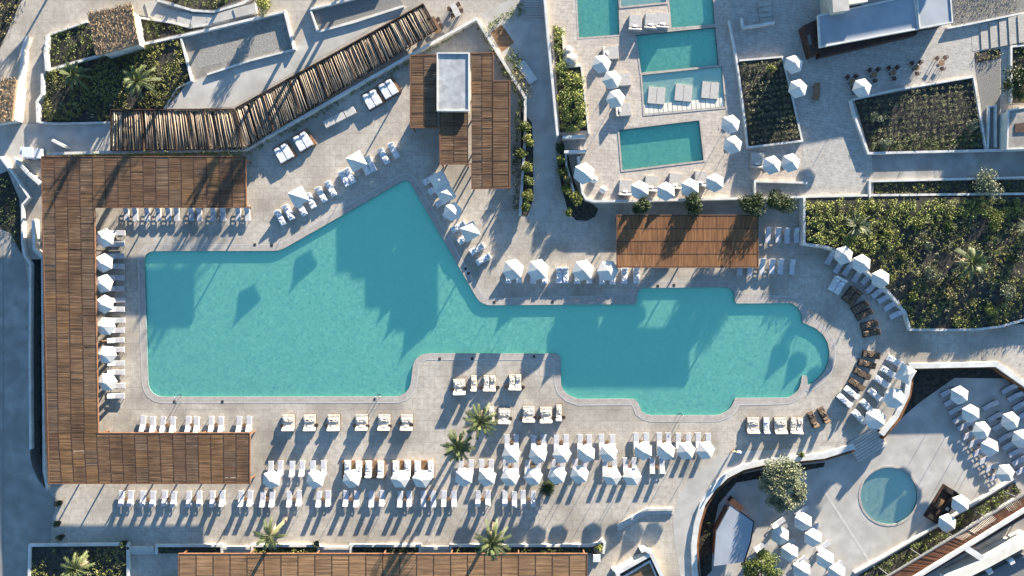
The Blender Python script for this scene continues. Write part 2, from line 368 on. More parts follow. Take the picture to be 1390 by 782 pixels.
b = MB(); b.slab(W(big(1.3)), 0, 0, [W(h) for h in holes], sides=False); struct(b.build('pool_deck', M['deck']))
b = MB(); b.slab(W(SUNK), -1.35, -1.35); struct(b.build('sunken_walk', M['path']))
b = MB(); b.slab(W(SUNK), -1.36, -.001, top=False); o = b.build('sunken_walk_sides', M['cream']); o.data.flip_normals(); struct(o)
# trench, lower court, floors
b = MB(); b.slab(W(TRENCH), -2, -2); struct(b.build('trench_floor', M['soil']))
b = MB(); b.slab(W(TRENCH)[::-1], -2, 0, top=False); struct(b.build('trench_sides', M['riser']))
for o in (o for o in [bpy.data.objects['trench_sides']]): o.data.flip_normals()
KID = (1206.6, 673, 38.5)
def disc(c, r, n=48, z=0.0):
    p = G(c[0], c[1], z); return [(p.x + r * math.cos(2 * math.pi * i / n), p.y + r * math.sin(2 * math.pi * i / n)) for i in range(n)]
kidw = disc(KID, 3.92, z=LC)
b = MB(); b.slab(W(COURT), LC, LC, [kidw]); struct(b.build('lower_court_floor', M['path']))
b = MB(); b.slab(W(COURT), LC - .3, -.002, top=False); o = b.build('court_retaining_face', M['rust']); o.data.flip_normals(); struct(o)
b = MB(); b.slab(kidw, LC - .3, LC - .25, sides=False); struct(b.build('round_pool_floor', M['poolkid']))
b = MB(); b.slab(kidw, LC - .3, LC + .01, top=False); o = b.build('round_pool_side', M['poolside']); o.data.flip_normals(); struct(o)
b = MB(); b.slab(kidw, 0, LC - .06, sides=False); struct(b.build('round_pool_water', M['waterpale']))
b = MB(); b.slab(disc(KID, 4.2, z=LC), LC, LC + .03, [kidw]); struct(b.build('round_pool_coping', M['coping']))
# main pool
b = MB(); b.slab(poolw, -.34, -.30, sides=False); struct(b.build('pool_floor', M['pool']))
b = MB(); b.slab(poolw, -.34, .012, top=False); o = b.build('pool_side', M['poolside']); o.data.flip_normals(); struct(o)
b = MB(); b.slab(poolw, 0, -.09, sides=False); struct(b.build('pool_water', M['water']))
b = MB(); b.slab(clean_offset(poolw, .78), 0, .012, [poolw], sides=False); struct(b.build('pool_coping', M['coping']))
b = MB(); b.slab(clean_offset(poolw, .92), 0, .016, [clean_offset(poolw, .78)], sides=False); struct(b.build('pool_edge_line', M['edgeline']))
b = MB()
for q in range(0, 4):
    pass
# pool inlet drains in the coping line: little dark grates
dr = [(346,332),(369,333),(632,365),(636,371),(671,410),(750,410),(893,388),(915,387),(597,487),(641,487),(725,484),(302,545),(509,542),(237,545)]
gr = G(1336, 486); m = MB(); m.box((gr.x, gr.y, .02), (.6, .6, .04)); tag(m.build('manhole_cover', M['riser']), 'square dark manhole cover on the walk above the lower court rim', 'cover')
for i, p in enumerate(dr):
    q = G(*p); m = MB(); m.box((q.x, q.y, .028), (.34, .34, .02)); o = m.build('drain_grate', M['black'])
    tag(o, 'small dark drain grate set in the pale coping around the big pool', 'drain', 'drain grates around the big pool')

# roads, walkways, courts (flush sheets)
sheet('road', [(-180,300),(0,312),(14,318),(33,352),(39,385),(41,405),(41,620),(44,634),(52,652),(62,666),(80,680),(72,700),(68,738),(40,741),(38,860),(-180,860)], .006, M['asphalt'])
sheet('road_edge_line', [(3.5,330),(5.5,330),(5.5,800),(3.5,800)], .012, M['riser'])
sheet('bank_soil', [(0,236),(10,232),(26,270),(29,300),(29,345),(14,316),(-30,300),(-60,236)], .012, M['soil'])
sheet('hillside_soil', [(-60,-40),(47,-40),(0,66),(-60,150)], .012, M['soil'])
sheet('sunken_court', [(247,50),(386,17),(398,66),(281,101),(259,109)], .008, M['screed'])
sheet('sunken_court_inner', [(258,75),(384,36),(391,63),(270,93)], .014, mat('screed_inner', (.20, .185, .16), (.34, .32, .28), scale=5, rough=1, detail=9, bump=.3))
sheet('gravel_court', [(422,13),(530,-16),(548,6),(431,42)], .008, M['gravel'])
sheet('upper_walk', [(259,111),(398,68),(421,44),(548,10),(560,6),(318,145),(222,150)], .008, M['path'])
sheet('garden_soil', [(63,97),(187,63),(246,52),(258,108),(222,149),(150,152),(150,166),(56,165)], .10, M['soil'], thick=.1)
sheet('hut_garden_soil', [(63,49),(118,30),(185,20),(276,38),(187,58),(64,92)], .10, M['soil'], thick=.1)
sheet('top_garden_soil', [(213,-4),(262,13),(290,13),(330,-4)], .10, M['soil'], thick=.1)
sheet('garden_path', [(58,168),(150,167),(150,206),(66,210),(40,205),(28,222),(0,240),(-40,240),(-40,170)], .007, M['path'])
sheet('shaded_path', [(652,20),(690,0),(712,0),(738,28),(747,95),(757,190),(752,250),(742,300),(716,296),(712,230),(716,135),(672,55)], .007, M['path'])
sheet('wooden_ramp', [(666,44),(681,33),(698,58),(681,71)], .012, M['tan'])

# ---- the upper terrace: one raised slab with its small pools let in
uz = UT
UTP = [(735,-160),(738,0),(743,40),(750,110),(757,182),(786,184),(787,205),(788,240),(791,263),(800,271.5),(1008,269),(1092,268),(1400,264),(1560,262),(1600,-160)]
P1 = [(782,-30),(786,51),(841,47),(838,-30)]; P2 = [(906,-30),(911.6,37.5),(970,33),(966,-30)]; P3 = [(863.5,47.5),(870.5,98.5),(975.5,88.5),(971,37)]
P4 = [(871.5,102),(875,155),(984,145),(979.5,90.5)]; P5 = [(840.5,176.5),(845,231),(955,217.5),(949,163.5)]; P6 = [(843,-30),(843,9),(904,3),(902,-30)]
smallp = [(P1,'poolgreen'),(P2,'poolgreen'),(P3,'poolgreen'),(P4,'poolpale'),(P5,'poolgreen'),(P6,'poolpale')]
b = MB(); b.slab(W(UTP, uz), 0, uz, [W(p, uz) for p, _ in smallp]); struct(b.build('upper_terrace', M['terrace']))
for n_, (p, mm) in enumerate(smallp):
    w = W(p, uz); dep = .38 if mm == 'poolgreen' else .16
    b = MB(); b.slab(w, 0, uz - dep, sides=False); struct(b.build('small_pool_floor', M[mm]))
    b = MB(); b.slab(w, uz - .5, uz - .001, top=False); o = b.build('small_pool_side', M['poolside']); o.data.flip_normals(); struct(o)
    b = MB(); b.slab(w, 0, uz - .08, sides=False); struct(b.build('small_pool_water', M['waterpale']))
    b = MB(); b.slab(offset(w, .24), 0, uz + .012 + .006 * n_, [w], sides=False); struct(b.build('small_pool_coping', M['coping']))
# pale steps along the shallow pool
b = MB()
for i in range(17):
    t0 = i / 17; a = Vector((875, 154.5)).lerp(Vector((984, 144.5)), t0 + .003); c = Vector((875, 154.5)).lerp(Vector((984, 144.5)), t0 + .055)
    up = Vector((-.9, -12))
    b.slab(W([tuple(a + up), tuple(c + up), tuple(c), tuple(a)], uz), uz - .22, uz - .05)
struct(b.build('shallow_pool_steps', M['cream']))
sheet('plaza', [(990,-150),(1450,-150),(1450,20),(1318,36),(1322,104),(1158,136),(1168,180),(1183,207),(1183,262),(1092,264),(1089,192),(1062,78),(1003,82),(992,28)], uz + .006, M['plaza'])
sheet('terrace_road', [(1183,207),(1390,205),(1480,204),(1480,240),(1185,244)], uz + .010, M['asphalt'])
sheet('hedge_soil', [(751,37),(763,37),(768,91),(789,89),(798,177),(760,180)], uz + .05, M['soil'])
sheet('plaza_garden_soil', [(1004,84),(1061,79),(1087,190),(1016,198)], uz + .5, M['soil'], thick=.5)
sheet('row_garden_soil', [(1160,136),(1322,106),(1336,203),(1180,206)], uz + .05, M['soil'])
sheet('gravel_garden_soil', [(1290,-30),(1440,-30),(1440,10),(1382,16),(1293,34)], uz + .05, M['gravel'])
sheet('gravel_patch', [(1323,86),(1358,80),(1357,200),(1341,203)], uz + .012, M['gravel'])
sheet('corner_soil', [(1323,71),(1358,66),(1358,79),(1324,86)], uz + .02, M['soil'])
sheet('corner_bed_soil', [(1374,63),(1440,58),(1440,140),(1372,140)], uz + .05, M['soil'])
sheet('strip_soil', [(1186,247),(1480,243),(1480,264),(1186,267)], uz + .05, M['soil'])

# ---- the sloping garden east of the pool
GARD = [(1092,272),(1480,267),(1480,434),(1390,440),(1330,446),(1236,447),(1229,424),(1212,403),(1195,384),(1180,371),(1160,354),(1140,341),(1122,335),(1092,331)]
def zgard(py): return 1.15 - .8 * max(0, min(1, (py - 375) / 66))
b = MB(); gw = GARD; st = 4
for i in range(1092, 1480, st):
    for j in range(268, 448, st):
        if inside((i + st / 2, j + st / 2), GARD):
            b.add([G(i, j, zgard(j)), G(i + st, j, zgard(j)), G(i + st, j + st, zgard(j + st)), G(i, j + st, zgard(j + st))], [(3, 2, 1, 0)])
struct(b.build('hillside_garden_soil', M['soil']))

# ---- planters by the bottom pergola
for a in ((215,299),(345,431),(479,568),(614,806)):
    sheet('planter_soil', [(a[0],744),(a[1],744),(a[1],751),(a[0],751)], .2, M['soil'], thick=.2)
sheet('corner_garden_soil', [(43,743),(170,743),(170,830),(43,830)], .15, M['soil'], thick=.15)
# curved walk beside the lower court, seen as a paler band
sheet('curved_walk', [(1010,612),(1050,611),(1150,603),(1150,610),(1080,622),(1030,628),(1000,636),(975,654),(955,680),(944,712),(941,745),(944,790),(925,790),(915,730),(914,700),(925,668),(945,640),(975,620)], .006, M['path'])
sheet('court_planting_soil', [(1000,645),(1045,636),(1120,628),(1118,634),(1060,645),(1000,655),(975,685),(968,720),(966,775),(952,790),(948,740),(955,700),(970,670)], LC + .03, M['soil'])
sheet('court_wedge_soil', [(1236,500),(1352,499),(1380,518),(1372,514),(1296,513),(1250,545),(1200,588),(1218,563),(1230,535)], LC + .03, M['soil'])
sheet('court_hedge_soil', [(1165,782),(1377,655),(1385,668),(1190,790)], LC + .1, M['soil'], thick=.1)
sheet('court_line', [(1118,668),(1121,667),(1182,762),(1179,764)], LC + .006, M['pale'])

# ================================================================== WALLS
wall([(63,96),(125,78),(187,61.5),(281,40.5),(386,15)], .45, .32, 'long straight pale wall between the thatched hut garden and the sunken court')
wall([(386,15),(399,67)], .45, .3, 'short white end wall of the sunken court beside the sandy path')
wall([(399,67),(340,82),(281,101)], .25, .24, 'low kerb wall along the lower side of the sunken court')
wall([(245,51),(260,110)], .4, .24, 'short white divider wall between the palm garden and the sunken court')
wall([(260,110),(240,120),(222,149)], .15, .22, 'thin curved edging between the palm garden and the sandy walk')
wall([(118,29),(64,48)], .35, .24, 'low wall on the upper edge of the hut garden left of the thatched hut')
wall([(64,48),(61,70),(63,96)], .8, .36, 'stubby white wall where the hut garden meets the left lane')
wall([(37,49),(31,66),(29,90),(25,115),(20,132),(17,165)], .9, .36, 'kinked white wall along the left side of the narrow lane')
wall([(57,100),(57,128),(50,138),(51,166)], .7, .36, 'white wall between the narrow lane and the palm garden')
wall([(51,166),(80,168),(150,166)], .35, .24, 'low kerb wall below the palm garden')
wall([(191,24),(230,30),(258,37),(282,33),(345,16)], .35, .24, 'kinked low wall below the stepped walk at the top edge')
wall([(213,0),(262,14),(290,16),(330,4),(345,-6)], .45, .3, 'kinked grey wall under the small garden at the top edge')
wall([(421,12),(470,0),(520,-14)], .45, .27, 'grey wall above the gravel court at the top edge')
wall([(421,12),(431,43)], .4, .24, 'short white wall at the left end of the gravel court')
wall([(431,43),(480,30),(548,8)], .25, .28, 'low kerb wall along the lower side of the gravel court')
wall([(64,208.5),(200,205.5),(332,202.5),(409,159.5),(560,73),(647,25),(672,66),(713,132),(713,180),(706,292)], .75, .36, 'long bent white wall running around the sun terrace behind the pergolas')
wall([(0,213),(19,238),(39,268),(30,278),(30,330),(33,347),(41,359),(40,480),(41,610)], .6, .27, 'zigzag grey wall between the road and the dark trench')
wall([(18,214),(38,236),(54,250)], .9, .4, 'thick slanting white wall below the parked utility cart')
wall([(45,297),(46,338),(57,350)], .9, .4, 'short white wall against the outer side of the big pergola')
wall([(57,352),(58,500),(60,640),(64,664)], .5, .27, 'long grey kerb wall between the dark trench and the big pergola')
wall([(70,190),(88,199)], 1.2, .36, 'short white screen wall behind the parked utility cart')
wall([(738,-20),(743,38),(750,110),(757,184)], .95, .33, 'white parapet along the shaded path beside the hedge', z0=UT, base=-.0)
wall([(763,36),(767,91),(789,89),(799,179),(800,182)], .3, .22, 'thin stepped kerb between the bright hedge and the small pool terrace', z0=UT)
wall([(764,186),(794,185)], .9, .36, 'upper thick white rail wall of the small slatted stair', z0=UT, base=0)
wall([(766,206),(796,205)], .9, .36, 'lower thick white rail wall of the small slatted stair', z0=UT, base=0)
wall([(768,208),(769,225),(775,245),(779,260)], .9, .24, 'thin curved white wall standing in the shrubs beside the shaded path', z0=0)
wall([(785,212),(788,240),(791,262),(796,270),(806,273),(860,272.5),(1008,269)], .5, .33, 'long white parapet with a rounded corner under the small pool terrace', z0=UT, base=0)
wall([(1025,270),(1025,246),(1096,248)], .5, .27, 'white wall around the sloping bay between two round shrubs', z0=UT)
wall([(1008,269.5),(1092,267),(1183,265),(1390,263),(1450,262)], .35, .3, 'long straight white wall above the hillside garden', z0=UT, base=0)
wall([(990,28),(997,62),(1003,100),(1012,170),(1016,200)], .5, .24, 'slim white wall between the small pools and the plaza garden', z0=UT)
wall([(1004,82),(1062,77),(1076,133),(1089,191),(1015,200)], .6, .24, 'bent low kerb around the speckled garden beside the two plaza parasols', z0=UT)
wall([(1155,136),(1160,156),(1179,208),(1260,206),(1390,203),(1450,202)], .45, .3, 'white wall wrapping the left and lower sides of the planted square', z0=UT)
wall([(1155,136),(1210,123),(1322,104),(1330,152),(1339,204)], .35, .24, 'thin white kerb along the dining side of the planted square', z0=UT)
wall([(1181,268),(1181,246),(1300,243),(1450,239)], .4, .27, 'white kerb between the terrace road and the narrow planted strip', z0=UT)
wall([(1009,37),(1030,34),(1052,30)], .6, .3, 'short white wall below the plaza steps near the top', z0=UT)
wall([(1009,37),(1007,24)], .6, .24, 'stub of white wall at the left end of the plaza steps', z0=UT)
wall([(1286,38),(1318,32),(1382,19),(1440,8)], .35, .24, 'white kerb between the gravel planting and the broad stairs', z0=UT)
wall([(1373,140),(1373,63),(1440,56)], .35, .27, 'white kerb around the corner bed with the spiky tree', z0=UT)
wall([(1341,203),(1343,145),(1352,143),(1352,200)], .4, .22, 'narrow white box kerb in the gravel by the terrace road', z0=UT)
b = MB(); gp = [(1092,268),(1092,331),(1122,335),(1140,341),(1160,354),(1180,371),(1195,384),(1212,403),(1229,424),(1236,447.5),(1290,448),(1330,447),(1360,443),(1392,434),(1480,428)]
strip_mesh(b, [(*G(p[0], p[1], zgard(p[1]) + .2).to_2d(), zgard(p[1]) + .2) for p in gp], .3, 0, 1)
tag(b.build('retaining_wall', M['white']), 'curved pale retaining wall holding the hillside garden above the loungers', 'wall')
# lower court rims
wall([(1197,590),(1217,565),(1231,536),(1237,497),(1353,494.5),(1396,525),(1465,572)], .25, .7, 'angular pale rim wall at the top of the lower court', base=LC)
wall([(1198,596),(1222,568),(1235.5,537),(1241,500.5),(1352,498.5),(1394,529),(1462,576)], -.1, .3, 'rust-coloured steel edging inside the angular rim of the lower court', base=LC, m='rust', name='steel_edging', cat='edging')
wall([(1160,611.5),(1119,624),(1081,628),(1042,632),(1011,639.5),(989.5,650.5),(972,667),(958.5,687),(950.5,713),(946.5,740),(947.5,770),(954,830)], -.1, .34, 'rust-coloured steel edging inside the curved rim of the lower court', base=LC, m='rust', name='steel_edging', cat='edging')
wall([(1160,606),(1118,619),(1080,623),(1040,627),(1008,634.5),(986,646),(968,663),(954,684),(946,711),(942,740),(943,770),(950,830)], .3, .75, 'broad curved white rim wall above the bar in the lower court', base=LC)
wall([(1160,778),(1200,756),(1290,703),(1376,650)], .35, .27, 'pale kerb between the lower court and its clipped hedge', z0=LC)
# bottom planters
for (a, c, l) in ((212,301,'leftmost'),(342,432,'second from the left'),(476,570,'third from the left')):
    wall([(a,752),(a,741),(c,741),(c,752)], .4, .32, 'white planter wall in front of the bottom pergola, %s of four' % l, name='planter_wall', group='planter walls before the bottom pergola')
wall([(612,752),(612,741),(800,741),(812,738),(817,733),(821,738),(819,752)], .4, .32, 'longest white planter wall before the bottom pergola, with a curled right end', name='planter_wall', group='planter walls before the bottom pergola')
wall([(39,800),(40,740.5),(173,739),(174,800)], .4, .36, 'white wall around the corner garden beside the road', name='planter_wall')

# ================================================================== STEPS
def steps(label, pts, n, z_lo, z_hi, m='pale', name='steps'):
    """pts: four plan corners a,b (top edge) c,d (bottom edge); n treads"""
    a, b_, c, d = [Vector(p) for p in pts]; mb = MB()
    for i in range(n):
        t0, t1 = i / n, (i + 1) / n; z = z_hi + (z_lo - z_hi) * (i / n)
        q = [a.lerp(d, t0), b_.lerp(c, t0), b_.lerp(c, t1 - .02), a.lerp(d, t1 - .02)]
        mb.slab(W([tuple(p) for p in q], z), min(z_lo, z_hi) - .05, z)
    return tag(mb.build(name, M[m]), label, 'steps')
steps('flight of narrow grey steps at the top end of the shaded path', [(711,-14),(737,-14),(740,28),(714,28)], 12, .02, 1.3, 'path')
steps('broad shallow stairs with dark risers below the gravel planting', [(1318,36),(1320,70),(1396,56),(1394,18)], 6, UT + .5, UT + .02, 'plaza')
steps('small slatted stair between two thick white rails', [(795,188),(795,203),(766,203),(765,188)], 10, .2, UT + .02, 'path')
steps('plaza steps with four dark treads near the top', [(1030,3),(1047,0),(1048,30),(1032,32)], 4, UT + .05, UT + .4, 'plaza')
steps('striped stair leading down from the deck into the lower court', [(1149.5,601.5),(1187,579.5),(1205,604),(1166,628)], 8, LC + .1, -.12, 'pale')
mb = MB()
for k, (dz, off) in enumerate(((.30, 0), (.16, 4.2))):
    wp = [G(838, 715 + off, dz).to_2d(), G(877, 692 + off, dz).to_2d(), G(914, 691.5 + off, dz).to_2d()]
    strip_mesh(mb, wp, .38, 0, dz)
tag(mb.build('steps', M['pale']), 'two bent pale steps on the open deck above the louvred roof', 'steps')
for a in ((304,340),(435,474),(572,610),(174,210)):
    mb = MB()
    for k in range(3): mb.slab(W([(a[0], 741 + k * 3.6), (a[1], 741 + k * 3.6), (a[1], 744.6 + k * 3.6), (a[0], 744.6 + k * 3.6)]), 0, .40 - k * .12)
    tag(mb.build('steps', M['pale']), {304:'short pale steps in the planter gap right of the leftmost planter wall',435:'short pale steps in the planter gap right of the palm planter',572:'short pale steps in the planter gap below the boardwalk palms',174:'short shaded steps beside the corner garden'}[a[0]], 'steps')
# bent stepped walk at the top edge
mb = MB()
for (q, z) in (([(196,4),(212,2),(222,10),(203,27)],.10),([(222,10),(242,15),(239,33),(203,27)],.18),([(242,15),(262,19),(258,36),(239,33)],.26),([(262,19),(290,20),(286,32),(258,36)],.34),([(290,20),(316,12),(320,24),(286,32)],.42),([(316,12),(346,4),(348,17),(320,24)],.5)):
    mb.slab(W(q, z), 0, z)
tag(mb.build('steps', M['path']), 'grey stepped walk bending past the small garden at the top edge', 'steps')

# ================================================================== PERGOLAS AND ROOFS
def quadp(q, u, v):
    a, b_, c, d = q
    return (a * (1 - u) + b_ * u) * (1 - v) + (d * (1 - u) + c * u) * v
def slat_roof(mb, q, nu, nv, pitch=.17, along='u', z=0, jit=.004, fill=.985, th=.03, nm=1):
    """q: four plan points; boards laid side by side along u (or v), cut at every beam; each bay has its own batch of boards"""
    cor = q if along == 'u' else [q[0], q[3], q[2], q[1]]
    nb, nw = (nu, nv) if along == 'u' else (nv, nu)
    n = max(2, int((cor[3] - cor[0]).length / pitch))
    batch = [random.choice((0, 0, 0, 1, 1, 2, 2, 3)) % nm for _ in range(nb)]
    odd = {(i, j): random.randrange(nm) for i in range(nb) for j in range(nw) if random.random() < .10}
    for k in range(n):
        v0 = (k + .5 - fill / 2) / n; v1 = (k + .5 + fill / 2) / n
        for i in range(nb):
            if random.random() < .002: continue
            e = .02 / nb; u0, u1 = i / nb + e * random.uniform(.2, 1.4), (i + 1) / nb - e * random.uniform(.2, 1.4)
            sk = random.gauss(0, .10) / n
            P = [quadp(cor, u0, v0 + sk), quadp(cor, u1, v0 - sk), quadp(cor, u1, v1 - sk), quadp(cor, u0, v1 + sk)]
            t = random.gauss(0, jit); dd = [-t, -t, t, t]; o = random.uniform(-jit, jit)
            V = [(p.x, p.y, z + dd[s] + o - th) for s, p in enumerate(P)] + [(p.x, p.y, z + dd[s] + o) for s, p in enumerate(P)]
            F = [(3, 2, 1, 0), (4, 5, 6, 7), (0, 1, 5, 4), (1, 2, 6, 5), (2, 3, 7, 6), (3, 0, 4, 7)]
            if (P[1] - P[0]).x * (P[3] - P[0]).y - (P[1] - P[0]).y * (P[3] - P[0]).x < 0: F = [f[::-1] for f in F]
            mb.add(V, F, odd.get((i, int(k / n * nw)), batch[i]))
def beam(mb, a, c, z0, z1, w, mi=0):
    strip_mesh(mb, [tuple(a), tuple(c)], w, z0, z1, mi)
SL = {'slat': ('slat', 'slat_b', 'slat_c', 'slat_d'), 'reed': ('reed', 'reed_b'), 'tan': ('tan', 'tan_b')}
def pergola(name, label, h, quads, slm='slat', bm='beam', posts=(), fascia=None, along='u', pitch=.125, bw=.10, z0=0.0, fw=.12, cat='pergola', proud=.02, pu=True, pv=True, lines='beam'):
    """quads: (four plan px corners, nu, nv)"""
    t = thing(name, label, cat, (*G(*posts[0], 0).to_2d(), z0) if posts else (0, 0, 0))
    o0 = Vector(t.location); zt = z0 + h
    sm = MB(); fm = MB(); em = MB()
    for q, nu, nv in quads:
        w = [G(*p, zt).to_2d() for p in q]
        slat_roof(sm, w, nu, nv, pitch, along, zt, nm=len(SL[slm]))
        for i in range(nu + 1): beam(fm, quadp(w, i / nu, 0), quadp(w, i / nu, 1), zt - .16, zt + (proud if pu else -.036), bw)
        for j in range(nv + 1): beam(fm, quadp(w, 0, j / nv), quadp(w, 1, j / nv), zt - .20, zt + (proud - .006 if pv else -.04), bw * .8)
    for m_, nm, mm in ((sm, 'roof_slats', [M[x] for x in SL[slm]]), (fm, 'beams', M[bm])):
        m_.v = [tuple(Vector(p) - o0) for p in m_.v]; m_.build(nm, mm, t)
    if fascia:
        w = [G(*p, zt).to_2d() for p in fascia]
        strip_mesh(em, [tuple(p) for p in w], fw, zt - .22, zt + proud + .012, closed=True)
        em.v = [tuple(Vector(p) - o0) for p in em.v]; em.build('fascia', M['redbeam'], t)
    pm = MB(); pm.box((0, 0, h / 2 - .09), (.16, .16, h - .18)); pme = pm.mesh('post', M['redbeam'])
    for p in posts:
        q = G(*p, zt); o = link('post', pme, t); o.location = (q.x - o0.x, q.y - o0.y, z0 - o0.z)
    return t
pergola('timber_pergola', 'large U-shaped brown timber pergola around the left end of the pool', 2.65,
    [([(57,213.5),(332,213.5),(333,280.5),(57.5,280.5)], 16, 3), ([(57.5,281),(127,281),(132.5,588),(62,588)], 4, 13), ([(62,588.5),(338,588.5),(338,655.5),(67,655.5)], 16, 3)],
    fascia=[(56,212.5),(333,212.5),(334,281.5),(127.5,281.5),(133,588),(339,588),(339,656.5),(66.5,656.5)],
    posts=[(60,217),(128,216),(196,216),(264,216),(330,216),(330,278),(264,278),(196,278),(130,278),(130,340),(130.5,402),(131,464),(131.5,526),(132,590),(200,591),(268,591),(336,591),(336,653),(268,653),(200,653),(132,653),(69,653),(60,280),(60.5,342),(61,404),(62,466),(63,528),(65,590)], pv=False)
pergola('timber_pergola', 'stepped brown timber pergola around the white-edged bar roof above the pool', 3.2,
    [([(558,76.5),(593,76.5),(593,172),(558,172)], 2, 5), ([(597,153),(635,153),(635,221.5),(598,221.5)], 2, 4), ([(640,72.5),(668.5,72.5),(668.5,254),(641,255)], 2, 10), ([(669,111),(691,111),(691,254),(669,254)], 1, 8)],
    fascia=[(557,75.5),(669.5,71.5),(669.5,110),(692,110),(692,255),(640.5,256),(640,222.5),(597.5,222.5),(597,173),(557,173)],
    posts=[(559,78),(559,171),(598,171),(599,221),(634,221),(642,253),(690,253),(690,112),(668,74),(641,151),(668,180)], fw=.14)
pergola('timber_pergola', 'orange-brown reed pergola between the small pool terrace and the main pool', 2.7,
    [([(838.5,293),(1028,293),(1028,362),(838.5,362)], 8, 4)], slm='reed', along='v', pitch=.19, fascia=[(837.5,292),(1029,292),(1029,363),(837.5,363)],
    posts=[(840,295),(902,295),(965,295),(1026,295),(840,360),(902,360),(965,360),(1026,360)], pu=False)
pergola('boarded_pergola', 'long tan boarded pergola along the bottom edge of the picture', 2.6,
    [([(243.5,753),(796,753),(796,822),(243.5,822)], 24, 4)], slm='tan', pitch=.2, fascia=[(242.5,752),(797,752),(797,823),(242.5,823)],
    posts=[(245,755),(336,755),(428,755),(520,755),(612,755),(704,755),(794,755)], pv=False)
# flat bar roof inside the stepped pergola
t = thing('bar_pavilion', 'grey flat-roofed bar pavilion with a white rim inside the stepped pergola', 'pavilion', (*G(615, 111, 0).to_2d(), 0))
o0 = Vector(t.location); zt = 3.75
w = [p - o0.to_2d() for p in W([(593,71.5),(637,71.5),(637,150.5),(593,150.5)], zt)]
m = MB(); m.slab([p * .86 for p in w], 0, zt - .3); m.build('walls', M['white'], t)
m = MB(); m.slab(w, zt - .3, zt - .1, bottom=True); m.build('roof', M['roofgrey'], t)
m = MB(); strip_mesh(m, [tuple(p) for p in offset(w, -.06)], .17, zt - .32, zt + .03, closed=True); m.build('roof_rim', M['white'], t)

def log_roof(label, name, segs, h):
    t = thing(name, label, 'pergola', (*G(320, 175).to_2d(), 0)); o0 = Vector(t.location)
    for q, n, nb in segs:
        w = [G(*p, h).to_2d() for p in q]; lm = MB(); fm = MB()
        for i in range(n):
            if random.random() < (.34 if math.sin(i * .37) + .6 * math.sin(i * 1.13 + 1) < -.5 else .04): continue
            u = (i + .5 + random.uniform(-.38, .38)) / n
            a = quadp(w, u + random.uniform(-.25, .25) / n, random.uniform(-.03, .05)); c = quadp(w, u + random.uniform(-.35, .35) / n, random.uniform(.93, 1.02))
            r = random.choice((.045, .055, .065, .08, .10)); mid = (a + c) / 2 + Vector((random.uniform(-.06, .06), random.uniform(-.05, .05)))
            lm.tube([(a.x - o0.x, a.y - o0.y, h + random.uniform(0, .06)), (mid.x - o0.x, mid.y - o0.y, h + random.uniform(0, .1)), (c.x - o0.x, c.y - o0.y, h + random.uniform(0, .06))], [r, r * .9, r * .75], 5)
        lm.build('logs', M['log'], t, smooth=True)
        mt = MB(); nn = n * 2  # dark layer added under the logs so the gaps look like shaded ground
        for i in range(nn):
            if random.random() < .22: continue
            u = (i + .5) / nn; a = quadp(w, u, .03) - o0.to_2d(); c = quadp(w, min(1, u + random.uniform(-.004, .004)), .97) - o0.to_2d(); beam(mt, a, c, h - .26, h - .22, .14)
        mt.build('gap_shade_mat', M['mat'], t)
        for i in range(nb + 1):
            beam(fm, quadp(w, i / nb, 0) - o0.to_2d(), quadp(w, i / nb, 1) - o0.to_2d(), h - .05, h + .17, .1)
        beam(fm, quadp(w, 0, -.01) - o0.to_2d(), quadp(w, 1, -.01) - o0.to_2d(), h - .1, h + .2, .14)
        for v in (.02, .5, .98): beam(fm, quadp(w, 0, v) - o0.to_2d(), quadp(w, 1, v) - o0.to_2d(), h - .2, h - .06, .1)
        fm.build('beams', M['beam'], t)
        pm = MB(); pm.lathe([(.09, -1.35), (.08, h - .2)], n=8); pme = pm.mesh('post', M['log'])
        for i in range(nb + 1):
            for v in (.09, .91):
                p = quadp(w, i / nb, v) - o0.to_2d(); o = link('post', pme, t); o.location = (p.x, p.y, 0)
log_roof('rustic pergola roofed with bleached logs, bending along the sandy walk', 'log_pergola',
    [([(151,150),(318,149),(330,203),(151,205)], 78, 4), ([(320,148),(575,6),(594,40),(335,201)], 150, 7)], 1.2)

# louvred strip above the hedge, bottom right
h6 = LC + 3.0
t = thing('louvred_pergola', 'dark red slatted timber roof running diagonally behind the clipped hedge', 'pergola', (*G(1290, 735, LC).to_2d(), LC)); o0 = Vector(t.location)
w = [G(*p, h6).to_2d() for p in ((1190,792),(1392,671),(1404,694),(1240,792))]
m = MB(); n = 105
for i in range(n):
    u = (i + .5) / n
    a = quadp(w, u, .02) - o0.to_2d(); c = quadp(w, u, .98) - o0.to_2d(); beam(m, a, c, h6 - LC - .16, h6 - LC + random.uniform(-.03, .03), .13 if (i // 9) % 4 != 1 else .17)
m.build('louvres', mat('red_louvres', (.07, .028, .015), (.19, .078, .036), scale=.5, rough=.7, island=.5), t)
m = MB()
for v in (0, 1): beam(m, quadp(w, 0, v) - o0.to_2d(), quadp(w, 1, v) - o0.to_2d(), h6 - LC - .3, h6 - LC + .06, .14)
m.build('beams', M['grey'], t)
pm = MB(); pm.box((0, 0, (h6 - LC) / 2 - .15), (.14, .14, h6 - LC - .3)); pme = pm.mesh('post', M['grey'])
for u in (.08, .3, .52, .74, .96):
    for v in (.04, .96):
        p = quadp(w, u, v) - o0.to_2d(); o = link('post', pme, t); o.location = (p.x, p.y, 0)

